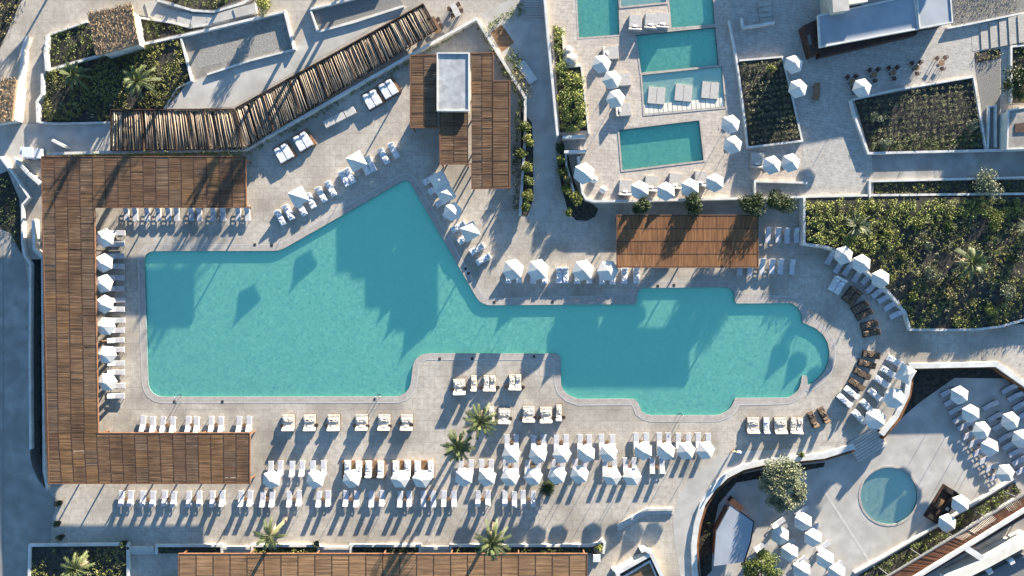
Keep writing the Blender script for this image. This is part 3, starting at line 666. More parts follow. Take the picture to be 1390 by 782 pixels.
# ================================================================== BUILDINGS
def flat_roof_part(t, o0, pts, z0, z1, wallm, roofm, rimm=None, rim=.22, over=.0, nm=('walls', 'roof', 'roof_rim')):
    w = [p - o0.to_2d() for p in W(pts, z1)]
    m = MB(); m.slab(offset(w, -.12 - over), z0 - o0.z, z1 - o0.z - .25); m.build(nm[0], M[wallm], t)
    m = MB(); m.slab(w, z1 - o0.z - .25, z1 - o0.z, bottom=True); m.build(nm[1], M[roofm], t)
    if rimm:
        m = MB(); strip_mesh(m, [tuple(p) for p in offset(w, -rim / 2 + .03)], rim, z1 - o0.z - .27, z1 - o0.z + .1, closed=True); m.build(nm[2], M[rimm], t)
# plaza building
t = thing('plaza_building', 'long low building with a blue-grey flat roof and dark timber sides beside the plaza', 'building', (*G(1180, 40, UT).to_2d(), UT)); o0 = Vector(t.location)
flat_roof_part(t, o0, [(1110,21),(1241,-7),(1247,39.5),(1112.5,64.5)], UT, UT + 2.4, 'darkwood', 'bluegrey', 'white', .2, .25)
flat_roof_part(t, o0, [(1243,-14),(1289,-20),(1293,31),(1248,39)], UT, UT + 2.55, 'darkwood', 'bluegrey', 'white', .16, .2, ('side_walls', 'side_roof', 'side_roof_rim'))
w = [p - o0.to_2d() for p in W([(1089,36),(1110,26),(1115,70),(1100,77)], UT + 1.3)]
m = MB(); m.slab(w, 0, 1.5); m.build('timber_bay', M['darkwood'], t)
m = MB(); m.slab([p - o0.to_2d() for p in W([(1096,48),(1100,46),(1102,60),(1098,61)], UT + 1.56)], 1.5, 1.56); m.build('counter', M['grey'], t)
w = [p - o0.to_2d() for p in W([(1113,66),(1245,41),(1246,46),(1113,77)], UT + 1.2)]
m = MB(); m.slab(w, 0, 1.1); m.build('bar_counter', M['darkwood'], t)
flat_roof_part(t, o0, [(1128,-30),(1150,-34),(1153,14),(1131,17)], UT, UT + 3.7, 'stone', 'path', None, .2, 0, ('chimney_block', 'chimney_top', 'x'))
flat_roof_part(t, o0, [(1151,-20),(1178,-25),(1178,2),(1152,6)], UT, UT + 3.3, 'cream', 'cream', None, .2, 0, ('rear_walls', 'rear_roof', 'x'))
# unseen hotel wing off to the top, added and sized to shade the plaza
t = thing('unseen_hotel_wing', 'unseen hotel wing added uphill to shade the plaza', 'building', (*G(1150, -90, UT).to_2d(), UT)); o0 = Vector(t.location)
flat_roof_part(t, o0, [(1238,-113),(1342,-132),(1350,-220),(1243,-205)], UT, UT + 5.0, 'white', 'roofgrey', 'white')
flat_roof_part(t, o0, [(1055,-80),(1236,-113),(1240,-200),(1060,-160)], UT, UT + 3.1, 'white', 'roofgrey', 'white', .25, 0, ('west_walls', 'west_roof', 'west_rim'))
# bar hut in the lower court
t = thing('court_bar', 'bar kiosk with an angular pale roof and dark red sides in the lower court', 'kiosk', (*G(995, 725, LC).to_2d(), LC)); o0 = Vector(t.location)
flat_roof_part(t, o0, [(992,685.5),(1022.5,708.5),(1018,735),(1009,763),(969,768.5),(972.5,722)], LC, LC + 3.2, 'redbeam', 'bluegrey', None, .2, .5)
m = MB(); strip_mesh(m, [tuple(p - o0.to_2d()) for p in W([(990,684),(1023.5,708.5),(1019,736),(1010,764)], LC + 3.2)], .14, 2.9, 3.22); m.build('roof_edge', M['black'], t)
m = MB(); m.box((G(1000,685,LC+1).x - o0.x, G(1000,685,LC+1).y - o0.y, .55), (2.0, .7, 1.1), R(-40)); m.build('bar_counter', M['darkwood'], t)
# louvred white structure at the bottom edge
t = thing('roof_lantern', 'white walled roof light with tan louvres at the bottom edge', 'roof light', (*G(870, 770, 0).to_2d(), 0)); o0 = Vector(t.location)
w = [tuple(p - o0.to_2d()) for p in W([(838,778),(884,752),(902,790),(850,815)], 1.4)]
m = MB(); strip_mesh(m, w, .5, 0, 1.4, closed=True); m.build('walls', M['white'], t)
w2 = [G(*p, 1.0).to_2d() - o0.to_2d() for p in ((845,784),(882,762),(894,790),(856,810))]
m = MB(); n = 26
for i in range(n): beam(m, quadp(w2, .03, (i + .5) / n), quadp(w2, .97, (i + .5) / n), .85, 1.0, .09)
m.build('louvres', M['tan'], t)
m = MB(); strip_mesh(m, [tuple(p) for p in w2], .22, .8, 1.08, closed=True); m.build('inner_frame', M['white'], t)
m = MB(); m.slab([Vector(p) * .97 for p in w], 0, .5, sides=False); m.build('roof', M['grey'], t)
wall([(884,752),(876,747),(870,749)], 1.5, .36, 'short white wall spur at the tip of the roof light', z0=0)
wall([(832,772),(838,782),(830,800)], .7, .3, 'short white wall beside the potted bush at the bottom edge')
# big building at the bottom right corner
t = thing('court_building', 'modern building with white roof beams and dark courtyards in the bottom right corner', 'building', (*G(1330, 775, LC).to_2d(), LC)); o0 = Vector(t.location); zb = 1.9
def bw_(pts, w_, z0, z1, nm, mm):
    m = MB(); strip_mesh(m, [tuple(p - o0.to_2d()) for p in W(pts, z1)], w_, z0 - LC, z1 - LC); m.build(nm, M[mm], t)
bw_([(1235,790),(1313,742),(1400,688)], .42, LC, zb, 'front_parapet', 'white')
bw_([(1288,790),(1340,764),(1400,731)], 1.3, LC, zb + .02, 'main_beam', 'cream')
bw_([(1311.5,744),(1341,763)], .8, zb - .6, zb - .02, 'cross_beam', 'white')
bw_([(1318,790),(1360,770),(1410,745)], .25, LC, zb - .4, 'inner_kerb', 'grey')
m = MB(); m.slab([p - o0.to_2d() for p in W([(1240,790),(1400,690),(1400,728),(1290,790)], zb - 1.8)], 0, zb - 1.8 - LC); m.build('courtyard_floor', M['asphalt'], t)
m = MB(); m.slab([p - o0.to_2d() for p in W([(1300,795),(1410,735),(1420,800)], zb - .9)], 0, zb - .9 - LC); m.build('gravel_roof', M['gravel'], t)
for p in ((1376,764),(1346,777)):
    q = G(*p, zb) - o0; m = MB(); m.box((q.x, q.y, zb - LC - .6), (.75, .75, .6), R(28)); m.build('vent', M['white'], t, bevel=.04)
# grey-roofed annex, right edge
t = thing('edge_annex', 'grey flat-roofed annex at the right edge beside the gravel patch', 'building', (*G(1395, 170, UT).to_2d(), UT)); o0 = Vector(t.location)
flat_roof_part(t, o0, [(1368,150),(1440,134),(1440,200),(1366,203)], UT, UT + 1.6, 'cream', 'screed', 'white', .2)
m = MB(); m.slab([p - o0.to_2d() for p in W([(1378,168),(1420,162),(1420,178),(1378,180)], UT + 1.7)], 1.6, 1.7); m.build('roof_hatch', M['darkwood'], t)
# thatched huts
def thatch(label, pts, h, z0=0, ridge=.5, n=1500, slope=(0, 1)):
    w = W(pts, z0 + h); c = sum(w, Vector((0, 0))) / len(w); t = thing('thatched_hut', label, 'hut', (c.x, c.y, z0))
    w = [p - c for p in w]
    m = MB(); m.slab([p * .84 for p in w], 0, h - .1); m.build('walls', M['white'], t)
    m = MB(); m.slab(w, h - .35, h, bottom=True)
    for i in range(n):
        p = quadp(w, random.random(), random.random()); a = random.gauss(math.pi / 2, .25); L = random.uniform(.25, .55); d = Vector((math.cos(a), math.sin(a))) * L
        s = Vector((-d.y, d.x)).normalized() * .03; z = h + random.uniform(0, .12)
        m.add([(p.x - s.x, p.y - s.y, z - .04), (p.x + s.x, p.y + s.y, z - .04), (p.x + d.x + s.x, p.y + d.y + s.y, z + random.uniform(-.02, .1)), (p.x + d.x - s.x, p.y + d.y - s.y, z + random.uniform(-.02, .1))], [(0, 1, 2, 3)])
    m.build('thatch_roof', M['straw'], t); return t
thatch('square thatched hut with white walls in the upper left garden', [(119,19),(178.5,6),(187.5,59),(130,75.5)], 3.0)
thatch('brown thatched roof cut off by the left edge of the picture', [(-40,113),(22,108),(16,164),(-40,172)], 2.6, n=900)
# utility cart
t = thing('utility_cart', 'small white utility cart parked in the shade beside the big pergola', 'cart', (*G(50, 210).to_2d(), 0), R(0))
m = MB(); m.box((0, 0, .55), (2.3, 1.4, .7)); m.build('body', M['vanblue'], t, bevel=.08)
m = MB(); m.box((-.1, 0, 1.65), (1.5, 1.35, .1)); m.build('roof', M['vanblue'], t, bevel=.03)
m = MB(); m.box((-.95, .25, 1.1), (.55, 1.0, .9)); m.build('cargo_box', M['whitecush'], t, bevel=.05)
m = MB()
for sx in (-.75, .6):
    for sy in (-.6, .6): m.box((sx, sy, 1.25), (.06, .06, .75))
m.build('roof_supports', M['grey'], t)
for sx in (-.75, .75):
    for sy in (-.68, .68):
        m = MB(); m.tube([(sx, sy - .09, .28), (sx, sy + .09, .28)], [.28, .28], 14); m.build('wheel', M['black'], t)
# ================================================================== FURNITURE (one mesh per part, shared by every copy)
PROTO = {}
def proto(kind, parts): PROTO[kind] = parts
def mk(fn, mats, bevel=0.0, smooth=False):
    b = MB(); fn(b); return b.mesh('part', mats, smooth, bevel)
def lounger_frame(b):
    for sx in (-.335, .335): b.box((sx, 0, .27), (.05, 2.06, .07))
    for sy in (-1.0, -.3, .4, 1.0): b.box((0, sy, .262), (.62, .06, .05))
    for sx in (-.33, .33):
        for sy in (-.85, .8): b.box((sx, sy, .117), (.05, .06, .234))
    for sx in (-.3, .3): b.tube([(sx, .55, .25), (sx, .82, .60)], [.018, .018], 5)
ang = math.atan2(.42, .86)
def lounger_back(b): b.box((0, .60, .545), (.66, .96, .07), tilt=('X', ang))
FR = mk(lounger_frame, M['frame'])
def L_(m, seatlen=1.25): return mk(lambda b: b.box((0, -.43, .335), (.66, seatlen, .07)), M[m], .02)
proto('lounger', [('frame', FR, []), ('seat', L_('sling'), []), ('backrest', mk(lounger_back, M['sling'], .02), [])])
proto('lounger_pad', [('frame', FR, []), ('seat', L_('whitecush'), []), ('backrest', mk(lounger_back, M['whitecush'], .02), []), ('pillow', mk(lambda b: b.box((0, .84, .72), (.52, .3, .1), tilt=('X', ang)), M['whitecush'], .04), [])])
proto('lounger_grey', [('frame', mk(lounger_frame, M['grey']), []), ('seat', L_('slinggrey'), []), ('backrest', mk(lounger_back, M['slinggrey'], .02), [])])
def bed(width, base, cush, two, plat=0.0, pillow=None, backh=.78, throw=None):
    W2 = width / 2; ps = [('base', mk(lambda b: (b.box((0, 0, .17), (width, 2.14, .16)), [b.box((sx * (W2 - .08), sy * .95, .045), (.1, .1, .09)) for sx in (-1, 1) for sy in (-1, 1)]), M[base]), [])]
    xs = [(-W2 / 2, W2 - .04), (W2 / 2, W2 - .04)] if two else [(0, width - .06)]
    for cx, w in xs:
        ps.append(('mattress', mk(lambda b: b.box((cx, -.22, .345), (w, 1.66, .19)), M[cush], .05), []))
        ps.append(('backrest', mk(lambda b: b.box((cx, .83, backh - .20), (w, .17, .74), tilt=('X', -R(38))), M[cush], .06), []))
        if pillow: ps.append(('pillow', mk(lambda b: b.box((cx + .03, .52, .52), (min(.6, w * .8), .36, .15), tilt=('X', R(32))), M[pillow], .06), []))
    if throw:
        for cx, w in xs: ps.append(('throw', mk(crumple(cx, w * .92, random.uniform(.5, 1.3), random.uniform(-.75, -.2)), M[throw]), []))
    return ps
def crumple(cx, w, L, y0):
    def f(b):
        n = 9; V = []
        for i in range(n):
            for j in range(n):
                e = i in (0, n - 1) or j in (0, n - 1)
                V.append((cx + (i / (n - 1) - .5) * w * random.uniform(.86, 1.0), y0 + (j / (n - 1) - .3) * L + random.uniform(-.05, .05), .45 + (random.uniform(0, .03) if e else random.uniform(.01, .13))))
        b.add(V, [(i * n + j, (i + 1) * n + j, (i + 1) * n + j + 1, i * n + j + 1) for i in range(n - 1) for j in range(n - 1)])
    return f
proto('bed_single', bed(.86, 'darkwood', 'cushion', False, pillow='cushion', throw='cushion'))
proto('bed_double', bed(1.72, 'darkwood', 'cushion', False, pillow='cushion', throw='cushion'))
proto('bed_pair', bed(1.72, 'darkwood', 'cushion', True, pillow='whitecush', throw='cushion'))
proto('bed_grey', bed(1.8, 'greycush', 'greycush', False, pillow='whitecush', backh=.62))
proto('bed_white', bed(.86, 'frame', 'whitecush', False, pillow='whitecush', backh=.7, throw='whitecush'))
proto('bed_white_double', bed(1.7, 'frame', 'whitecush', True, pillow='whitecush', backh=.7, throw='whitecush'))
proto('bed_brown', bed(.92, 'black', 'brown', False, pillow='brown', throw='brown'))
proto('bed_brown_double', bed(1.8, 'black', 'brown', True, pillow='brown', throw='brown'))
proto('bed_pale', bed(.86, 'black', 'whitecush', False, pillow='cushion', throw='whitecush'))
proto('cabana_bed', [('platform', mk(lambda b: b.box((.15, .05, .16), (2.5, 2.5, .3)), M['wood'], .02), [])] + [('mattress', mk(lambda b: b.box((x, -.05, .42), (1.0, 2.1, .22)), M['whitecush'], .06), []) for x in (-.52, .52)] + [('pillow', mk(lambda b: b.box((x, .8, .58), (.7, .4, .16)), M['whitecush'], .06), []) for x in (-.52, .52)])
def canopy(n, r, rim, apex):
    def f(b):
        P = [(r * math.cos(2 * math.pi * i / n), r * math.sin(2 * math.pi * i / n)) for i in range(n)]
        V = [(x, y, rim) for x, y in P] + [(x, y, rim - .13) for x, y in P] + [(0, 0, apex)] + [(x * .985, y * .985, rim - .02) for x, y in P] + [(0, 0, apex - .03)]
        F = [(i, (i + 1) % n, 2 * n) for i in range(n)] + [(n + i, n + (i + 1) % n, (i + 1) % n, i) for i in range(n)] + [(2 * n + 1 + (i + 1) % n, 2 * n + 1 + i, 3 * n + 1) for i in range(n)]
        b.add(V, F)
    return f
def parasol(n, r, rim=2.25, apex=2.82):
    ribs = lambda b: [b.tube([(0, 0, apex - .06), (r * .96 * math.cos(2 * math.pi * i / n), r * .96 * math.sin(2 * math.pi * i / n), rim - .03)], [.018, .014], 4) for i in range(n)]
    return [('canopy', mk(canopy(n, r, rim, apex), M['canvas']), [('vent_cap', mk(canopy(n, r * .18, apex - .03, apex + .09), M['canvas']))]), ('pole', mk(lambda b: b.tube([(0, 0, .08), (0, 0, apex - .02)], [.03, .028], 8), M['wood']), []),
            ('ribs', mk(ribs, M['wood']), []), ('base', mk(lambda b: b.box((0, 0, .04), (.55, .55, .08)), M['grey'], .015), []), ('finial', mk(lambda b: b.lathe([(.03, apex + .06), (.045, apex + .12), (.01, apex + .2)], n=8), M['frame']), [])]
proto('parasol', parasol(6, 1.29))
proto('parasol_big', parasol(6, 1.48))
proto('parasol_square', parasol(4, 1.5, 2.25, 2.85))
proto('parasol_oct', parasol(8, 1.42))
proto('side_table', [('table_top', mk(lambda b: b.box((0, 0, .41), (.44, .44, .04)), M['wood'], .01), []), ('leg_frame', mk(lambda b: [b.box((sx, sy, .195), (.04, .04, .39)) for sx in (-.18, .18) for sy in (-.18, .18)], M['wood']), [])])
proto('stool', [('table_top', mk(lambda b: b.lathe([(.24, .40), (.27, .42), (.27, .46), (.25, .475)], n=14), M['black']), []), ('body', mk(lambda b: b.lathe([(.22, 0), (.16, .2), (.22, .40)], n=14), M['black']), [])])
def chair_f(b):
    for sx in (-.2, .2):
        for sy in (-.2, .2): b.box((sx, sy, .22), (.04, .04, .44))
proto('chair', [('legs', mk(chair_f, M['darkwood']), []), ('seat', mk(lambda b: b.box((0, 0, .46), (.54, .54, .06)), M['darkwood'], .015), []), ('backrest', mk(lambda b: b.tube([(.25 * math.cos(a), .25 * math.sin(a) , .74) for a in [R(q) for q in range(-10, 191, 20)]], [.045] * 11, 6), M['darkwood']), []), ('back_posts', mk(lambda b: [b.tube([(sx, .1, .47), (sx * 1.1, .12, .74)], [.016, .016], 5) for sx in (-.21, .21)] , M['darkwood']), [])])
proto('round_table', [('table_top', mk(lambda b: b.lathe([(.40, .70), (.41, .72), (.40, .74)], n=20), M['wood']), []), ('pedestal', mk(lambda b: b.lathe([(.24, 0), (.24, .03), (.04, .05), (.04, .70)], n=12), M['grey']), [])])
proto('long_table', [('table_top', mk(lambda b: b.box((0, 0, .73), (.85, 2.3, .06)), M['wood'], .01), []), ('trestles', mk(lambda b: [b.box((0, s, .35), (.7, .08, .7)) for s in (-.8, .8)], M['wood']), [])])
proto('long_table_grey', [('table_top', mk(lambda b: b.box((0, 0, .73), (.8, 1.9, .06)), M['pale'], .01), []), ('trestles', mk(lambda b: [b.box((0, s, .35), (.65, .08, .7)) for s in (-.7, .7)], M['grey']), [])])
proto('pool_bed', [('base', mk(lambda b: b.box((0, 0, -.1), (2.3, 2.3, .2)), M['greycush'], .02), [('pad', mk(lambda b: b.box((-.58, 0, .045), (1.12, 2.24, .08)), M['greycush'], .02)), ('pad', mk(lambda b: b.box((.58, 0, .045), (1.12, 2.24, .08)), M['greycush'], .02))])])
proto('bean_bag', [('bag', mk(lambda b: b.lathe([(.38, 0), (.5, .15), (.46, .38), (.28, .6), (.08, .7)], n=14), M['whitecush'], smooth=True), []), ('dimple_seam', mk(lambda b: b.lathe([(.10, .68), (.06, .73), (.02, .74)], n=8), M['cushion']), [])])
def rail(b):
    for s in (-.27, .27): b.tube([(s, -.55, .0), (s, -.5, .5), (s, -.3, .82), (s, 0, .86), (s, .22, .7), (s, .3, .2), (s, .32, -.25)], [.024] * 7, 8)
proto('pool_ladder', [('handrail', mk(rail, M['steel'], smooth=True), []), ('tread', mk(lambda b: [b.box((0, .31, z), (.5, .09, .03)) for z in (-.2, -.06)], M['steel']), [])])
proto('planter_pot', [('pot', mk(lambda b: b.lathe([(.22, 0), (.33, .5), (.36, .52), (.36, .58), (.29, .58), (.28, .5)], n=16), M['black']), [])])

for k_, a_ in (('bed_double', (1.72, 'darkwood', 'cushion', False)), ('bed_white', (.86, 'frame', 'whitecush', False)), ('bed_brown', (.92, 'black', 'brown', False))):
    for v_ in '123': proto(k_ + v_, bed(*a_, pillow=a_[2], backh=.7 if k_ == 'bed_white' else .78, throw=a_[2]))
def put(kind, name, label, cat, px, py, head=(0, 1), z=0.0, zview=.35, group=None, jit=1.5):
    if cat == 'sun lounger': px += random.uniform(-.7, .7); py += random.uniform(-.8, .8); jit *= 1.7
    p = G(px, py, z + zview); a = math.atan2(-head[1], head[0]) - math.pi / 2 + R(random.uniform(-jit, jit))
    t = thing(name, label, cat, (p.x, p.y, z), a, group)
    if kind + '1' in PROTO: kind += random.choice(['', '1', '2', '3'])
    for nm, me, subs in PROTO[kind]:
        o = link(nm, me, t)
        for sn, sm in subs: link(sn, sm, o)
    return t
def row(kind, name, fmt, cat, pts, head, group, z=0.0, a='left', b='right', zview=.35, jit=1.5):
    for i, p in enumerate(pts):
        put(kind, name, fmt % nth(i, len(pts), a, b), cat, p[0], p[1], p[2] if len(p) > 2 else head, z, zview, group, jit)

# --- left column, under the edge of the big pergola
row('lounger', 'sun_lounger', 'white sun lounger in the column along the left pergola, %s', 'sun lounger', [(158.5, y) for y in (316,331,348,362,377.5,392,408,420.5,435,448,462.5,474,492.6,506,524,537.6)], (-1, 0), 'loungers in the left column', a='top', b='bottom')
row('parasol', 'parasol', 'white parasol in the column along the left pergola, %s', 'parasol', [(141,323,(.2,1)),(139,357,(.2,1)),(139,385,(.15,1)),(140,413,(.4,1)),(141.5,443,(.2,1)),(143.5,482,(.1,1)),(144,519,(.2,1))], (0, 1), 'parasols in the left column', a='top', b='bottom', zview=2.5, jit=16)
# --- under the upper arm
row('lounger', 'sun_lounger', 'white sun lounger below the upper arm of the big pergola, %s', 'sun lounger', [(x, 289.5) for x in (171.5,183.7,200,214.5,228,239.5,259,271,289,302.6,322.6,336)], (0, -1), 'loungers below the upper pergola arm')
# --- above the lower arm
xs = (194.4,206.7,220.6,233.7,254.8,267,287,299.4,325,338)
row('lounger', 'sun_lounger', 'white sun lounger above the lower arm of the big pergola, %s', 'sun lounger', [(x, 575.5) for x in xs], (0, 1), 'loungers above the lower pergola arm')
# --- cream double daybeds
row('bed_double', 'daybed', 'cream double daybed between the pool and the open boards, %s of six', 'daybed', [(391.5,573.5),(420.5,573.5),(453,573.5),(491,573),(521.5,573),(552,573)], (0, 1), 'cream daybeds below the big pool')
row('stool', 'side_table', 'dark round side table among the six cream daybeds, %s', 'side table', [(382.5,577.5),(429.5,577),(442.7,577),(481.6,577.5),(499,578.5),(529.4,578.5),(543,574.6),(558.5,576.5)], (0, 1), 'round tables by the cream daybeds')
# --- daybeds on the pool promontory
put('bed_double', 'daybed', 'cream double daybed at the left end of the upper promontory row', 'daybed', 623.4, 525, (0, 1), group='daybeds on the promontory')
put('bed_single', 'daybed', 'cream single daybed second from the left in the upper promontory row', 'daybed', 643, 520, (0, 1), group='daybeds on the promontory')
put('bed_pair', 'daybed', 'cream twin daybed in the middle of the upper promontory row', 'daybed', 664.5, 520, (0, 1), group='daybeds on the promontory')
put('bed_pair', 'daybed', 'cream twin daybed at the right end of the upper promontory row', 'daybed', 699, 518.6, (0, 1), group='daybeds on the promontory')
put('bed_single', 'daybed', 'cream single daybed half hidden by the boardwalk palm fronds', 'daybed', 667, 562, (0, 1), group='daybeds on the promontory')
put('bed_double', 'daybed', 'cream double daybed just right of the boardwalk palm fronds', 'daybed', 684.5, 564, (0, 1), group='daybeds on the promontory')
put('bed_double', 'daybed', 'cream double daybed with an open towel in the lower promontory row', 'daybed', 717.6, 562, (0, 1), group='daybeds on the promontory')
put('bed_double', 'daybed', 'cream double daybed second from the right in the lower promontory row', 'daybed', 741, 563, (0, 1), group='daybeds on the promontory')
put('bed_single', 'daybed', 'cream single daybed at the right end of the lower promontory row', 'daybed', 758.5, 560, (0, 1), group='daybeds on the promontory')
row('stool', 'side_table', 'dark round side table in the upper promontory row, %s', 'side table', [(614,528),(630.6,527),(652.7,526),(675.6,526),(687,524.5),(710,525.6)], (0, 1), 'round tables on the promontory')
row('stool', 'side_table', 'dark round side table in the lower promontory row, %s', 'side table', [(674.6,569),(693,568),(707,567.6),(726.5,566.5),(732.5,566.5),(751.4,566.5),(765,566.5)], (0, 1), 'round tables on the promontory')
# --- middle rows with parasols
gx = (688.5,701,724.8,737.7,755.5,768,787,800.5,817,831,864,877,895,908,921,934.6,948,961)
row('lounger', 'sun_lounger', 'white sun lounger in the parasol row nearest the promontory, %s', 'sun lounger', [(x, 600.5 if x < 840 else 598) for x in gx], (0, 1), 'loungers in the upper parasol row')
row('parasol', 'parasol', 'white parasol in the upper of the two long parasol rows, %s', 'parasol', [(694,617.5),(730.3,618),(763,617.5),(796,616.5),(826,615.5),(873.8,613),(904.8,613.5),(932,612.5),(958.5,612)], (.25, 1), 'parasols in the upper row', zview=2.5, jit=16)
row('lounger', 'sun_lounger', 'white sun lounger under the row of three open parasols, %s of six', 'sun lounger', [(x, 636) for x in (367,379.7,396,409,425,438.6)], (0, 1), 'loungers beside the lower pergola arm')
hx = (625,638.6,654,667,686.5,700.5,716.4,730,751,763,780,793,821,834.5,849,861,885,898)
row('lounger', 'sun_lounger', 'white sun lounger in the lower parasol row right of the palms, %s', 'sun lounger', [(x, 634 if x < 815 else 632) for x in hx], (0, 1), 'loungers in the lower parasol row')
row('parasol', 'parasol', 'white parasol in the lower of the two long parasol rows, %s', 'parasol', [(367.6,651.7),(427.4,651.7),(477,650.8),(542.5,651),(572,650.6),(629.6,648.6),(661,648.6),(692.5,648.6),(724,647.6),(756.5,645.8),(787,644.8),(831,647.8),(858.6,648)], (.2, 1), 'parasols in the lower row', zview=2.5, jit=16)
# white padded beds on two boards
for i, (bx, w) in enumerate(((494, 60), (561, 60))):
    q = G(bx, 637); m = MB(); m.box((q.x, q.y, .08), (w * .098, 2.5, .16)); o = m.build('boardwalk_platform', M['wood'])
    tag(o, ('orange timber platform under the left group of white beds', 'orange timber platform under the group of white beds nearest the palm')[i], 'platform', 'timber platforms')
row('bed_white', 'daybed', 'white padded bed on the left timber platform, %s of four', 'daybed', [(471.5,636),(486.7,637),(500,637),(516.5,637)], (0, 1), 'white beds on the timber platforms', z=.16)
row('bed_white', 'daybed', 'white padded bed on the right timber platform, %s of four', 'daybed', [(537,637),(553,636),(566.5,637),(584.6,637)], (0, 1), 'white beds on the timber platforms', z=.16)
# --- bottom row
ix = (165.4,177.4,194.4,207.7,223,235.8,257,270,288,301,327.5,340,356.7,369.6,392.6,405.9,431.9,445,469.7,483.6,504.7,518.4,543,556,575,588,602,615.7,648.6,661.7,685,698.8,710.4,723.7)
row('lounger', 'sun_lounger', 'white sun lounger in the long bottom row facing the planters, %s', 'sun lounger', [(x, 676.5) for x in ix], (0, 1), 'loungers in the bottom row')
pr = [(ix[i] + ix[i + 1]) / 2 for i in range(0, len(ix), 2)]
row('side_table', 'side_table', 'small wooden side table in the long bottom lounger row, %s', 'side table', [(x, 677.5) for x in pr], (0, 1), 'tables in the bottom row')
row('side_table', 'side_table', 'small wooden side table above the lower pergola arm, %s', 'side table', [((xs[i] + xs[i + 1]) / 2, 577) for i in range(0, 10, 2)], (0, 1), 'tables above the lower pergola arm')
row('side_table', 'side_table', 'small wooden side table in the upper parasol row, %s', 'side table', [((gx[i] + gx[i + 1]) / 2, 600) for i in range(0, 18, 2)], (0, 1), 'tables in the upper parasol row')
row('side_table', 'side_table', 'small wooden side table in the lower parasol row, %s', 'side table', [((hx[i] + hx[i + 1]) / 2, 634) for i in range(0, 18, 2)], (0, 1), 'tables in the lower parasol row')
# --- upper edge of the pool, under the terrace
row('bed_white', 'daybed', 'white padded lounger in the row left of the reed pergola, %s', 'daybed', [(690,374),(704,374),(723.5,374.5),(739,374.5),(759,374),(767.5,374),(784,374.5),(800,374.5),(817.6,375.5),(831.6,375.5),(847.8,374.5),(864,374)], (0, -1), 'padded loungers left of the reed pergola')
row('parasol_big', 'parasol', 'white parasol in the row left of the reed pergola, %s', 'parasol', [(696.7,366),(730.5,366),(792,367),(825.5,367.5)], (.3, 1), 'parasols left of the reed pergola', zview=2.5, jit=14)
row('lounger', 'sun_lounger', 'white lounger in the upper short row right of the reed pergola, %s', 'sun lounger', [(1042.6,319.5),(1056.5,319.5),(1067.8,319.5),(1081,319.5)], (0, -1), 'loungers right of the reed pergola')
row('lounger', 'sun_lounger', 'white lounger in the lower short row right of the reed pergola, %s', 'sun lounger', [(1005,364),(1018,364),(1034.4,362),(1047.3,362),(1059.6,362),(1075.4,362)], (.06, -1), 'loungers right of the reed pergola')
# --- slanted rows at the pool's upper tip
hd = (-.47, -.88)
row('bed_white', 'daybed', 'white padded lounger in the slanted row up to the pool tip, %s', 'daybed', [(380.5,296),(391.5,288.5),(409,283),(421.6,273),(436,264.5),(449,256.5),(521,212.5),(534.8,204.5)], hd, 'padded loungers in the slanted row')
put('bed_white_double', 'daybed', 'white twin daybed left of the upper square parasol', 'daybed', 471.5, 241, hd, group='padded loungers in the slanted row')
put('bed_white_double', 'daybed', 'white twin daybed right of the upper square parasol', 'daybed', 499.5, 225, hd, group='padded loungers in the slanted row')
put('parasol_square', 'parasol', 'square white parasol on the slanted row nearest the pool tip', 'parasol', 483, 218.5, (1.1, .32), zview=2.5)
put('parasol_square', 'parasol', 'square white parasol on the slanted row nearest the big pergola', 'parasol', 404, 266.5, (1.1, .32), zview=2.5)
hr = (.86, -.5)
row('bed_white', 'daybed', 'white padded lounger right of the pool tip, %s', 'daybed', [(584,243),(591,256),(601,273),(611,289),(622,308),(631,324),(647.5,338),(656,352)], hr, 'padded loungers right of the pool tip', a='top', b='bottom')
row('parasol_square', 'parasol', 'square white parasol below the stepped pergola, %s of three', 'parasol', [(596,245,(-.255,.96)),(605,263,(-.255,.96)),(637.5,314,(-.255,.96))], (0, 1), 'square parasols right of the pool tip', a='top', b='bottom', zview=2.5)
put('parasol', 'parasol', 'six-sided white parasol between square ones below the stepped pergola', 'parasol', 614, 287, (.3, 1), zview=2.5)
# --- cabana beds by the hedge
put('cabana_bed', 'daybed', 'white twin bed on a low dark platform nearest the log pergola corner', 'daybed', 385, 208, (-.5, -.86))
put('cabana_bed', 'daybed', 'white twin bed on an orange timber platform by the hedge', 'daybed', 411, 192, (-.5, -.86))
put('cabana_bed', 'daybed', 'white bed on a timber platform left of the stepped pergola, lower of two', 'daybed', 505, 135, (-.5, -.86))
put('cabana_bed', 'daybed', 'white bed on a timber platform left of the stepped pergola, upper of two', 'daybed', 527, 121, (-.5, -.86))
for i in range(3):
    c = Vector((447, 166)).lerp(Vector((475, 152)), i / 2); q = G(*c, .4); m = MB(); m.box((0, 0, .2), (1.5, 1.0, .4)); o = m.build('stone_bench', M['pale'], bevel=.03); o.location = (q.x, q.y, 0); o.rotation_euler.z = R(27)
    tag(o, 'pale square stone bench block between the two pairs of timber platforms, %s' % nth(i, 3), 'bench', 'stone bench blocks')
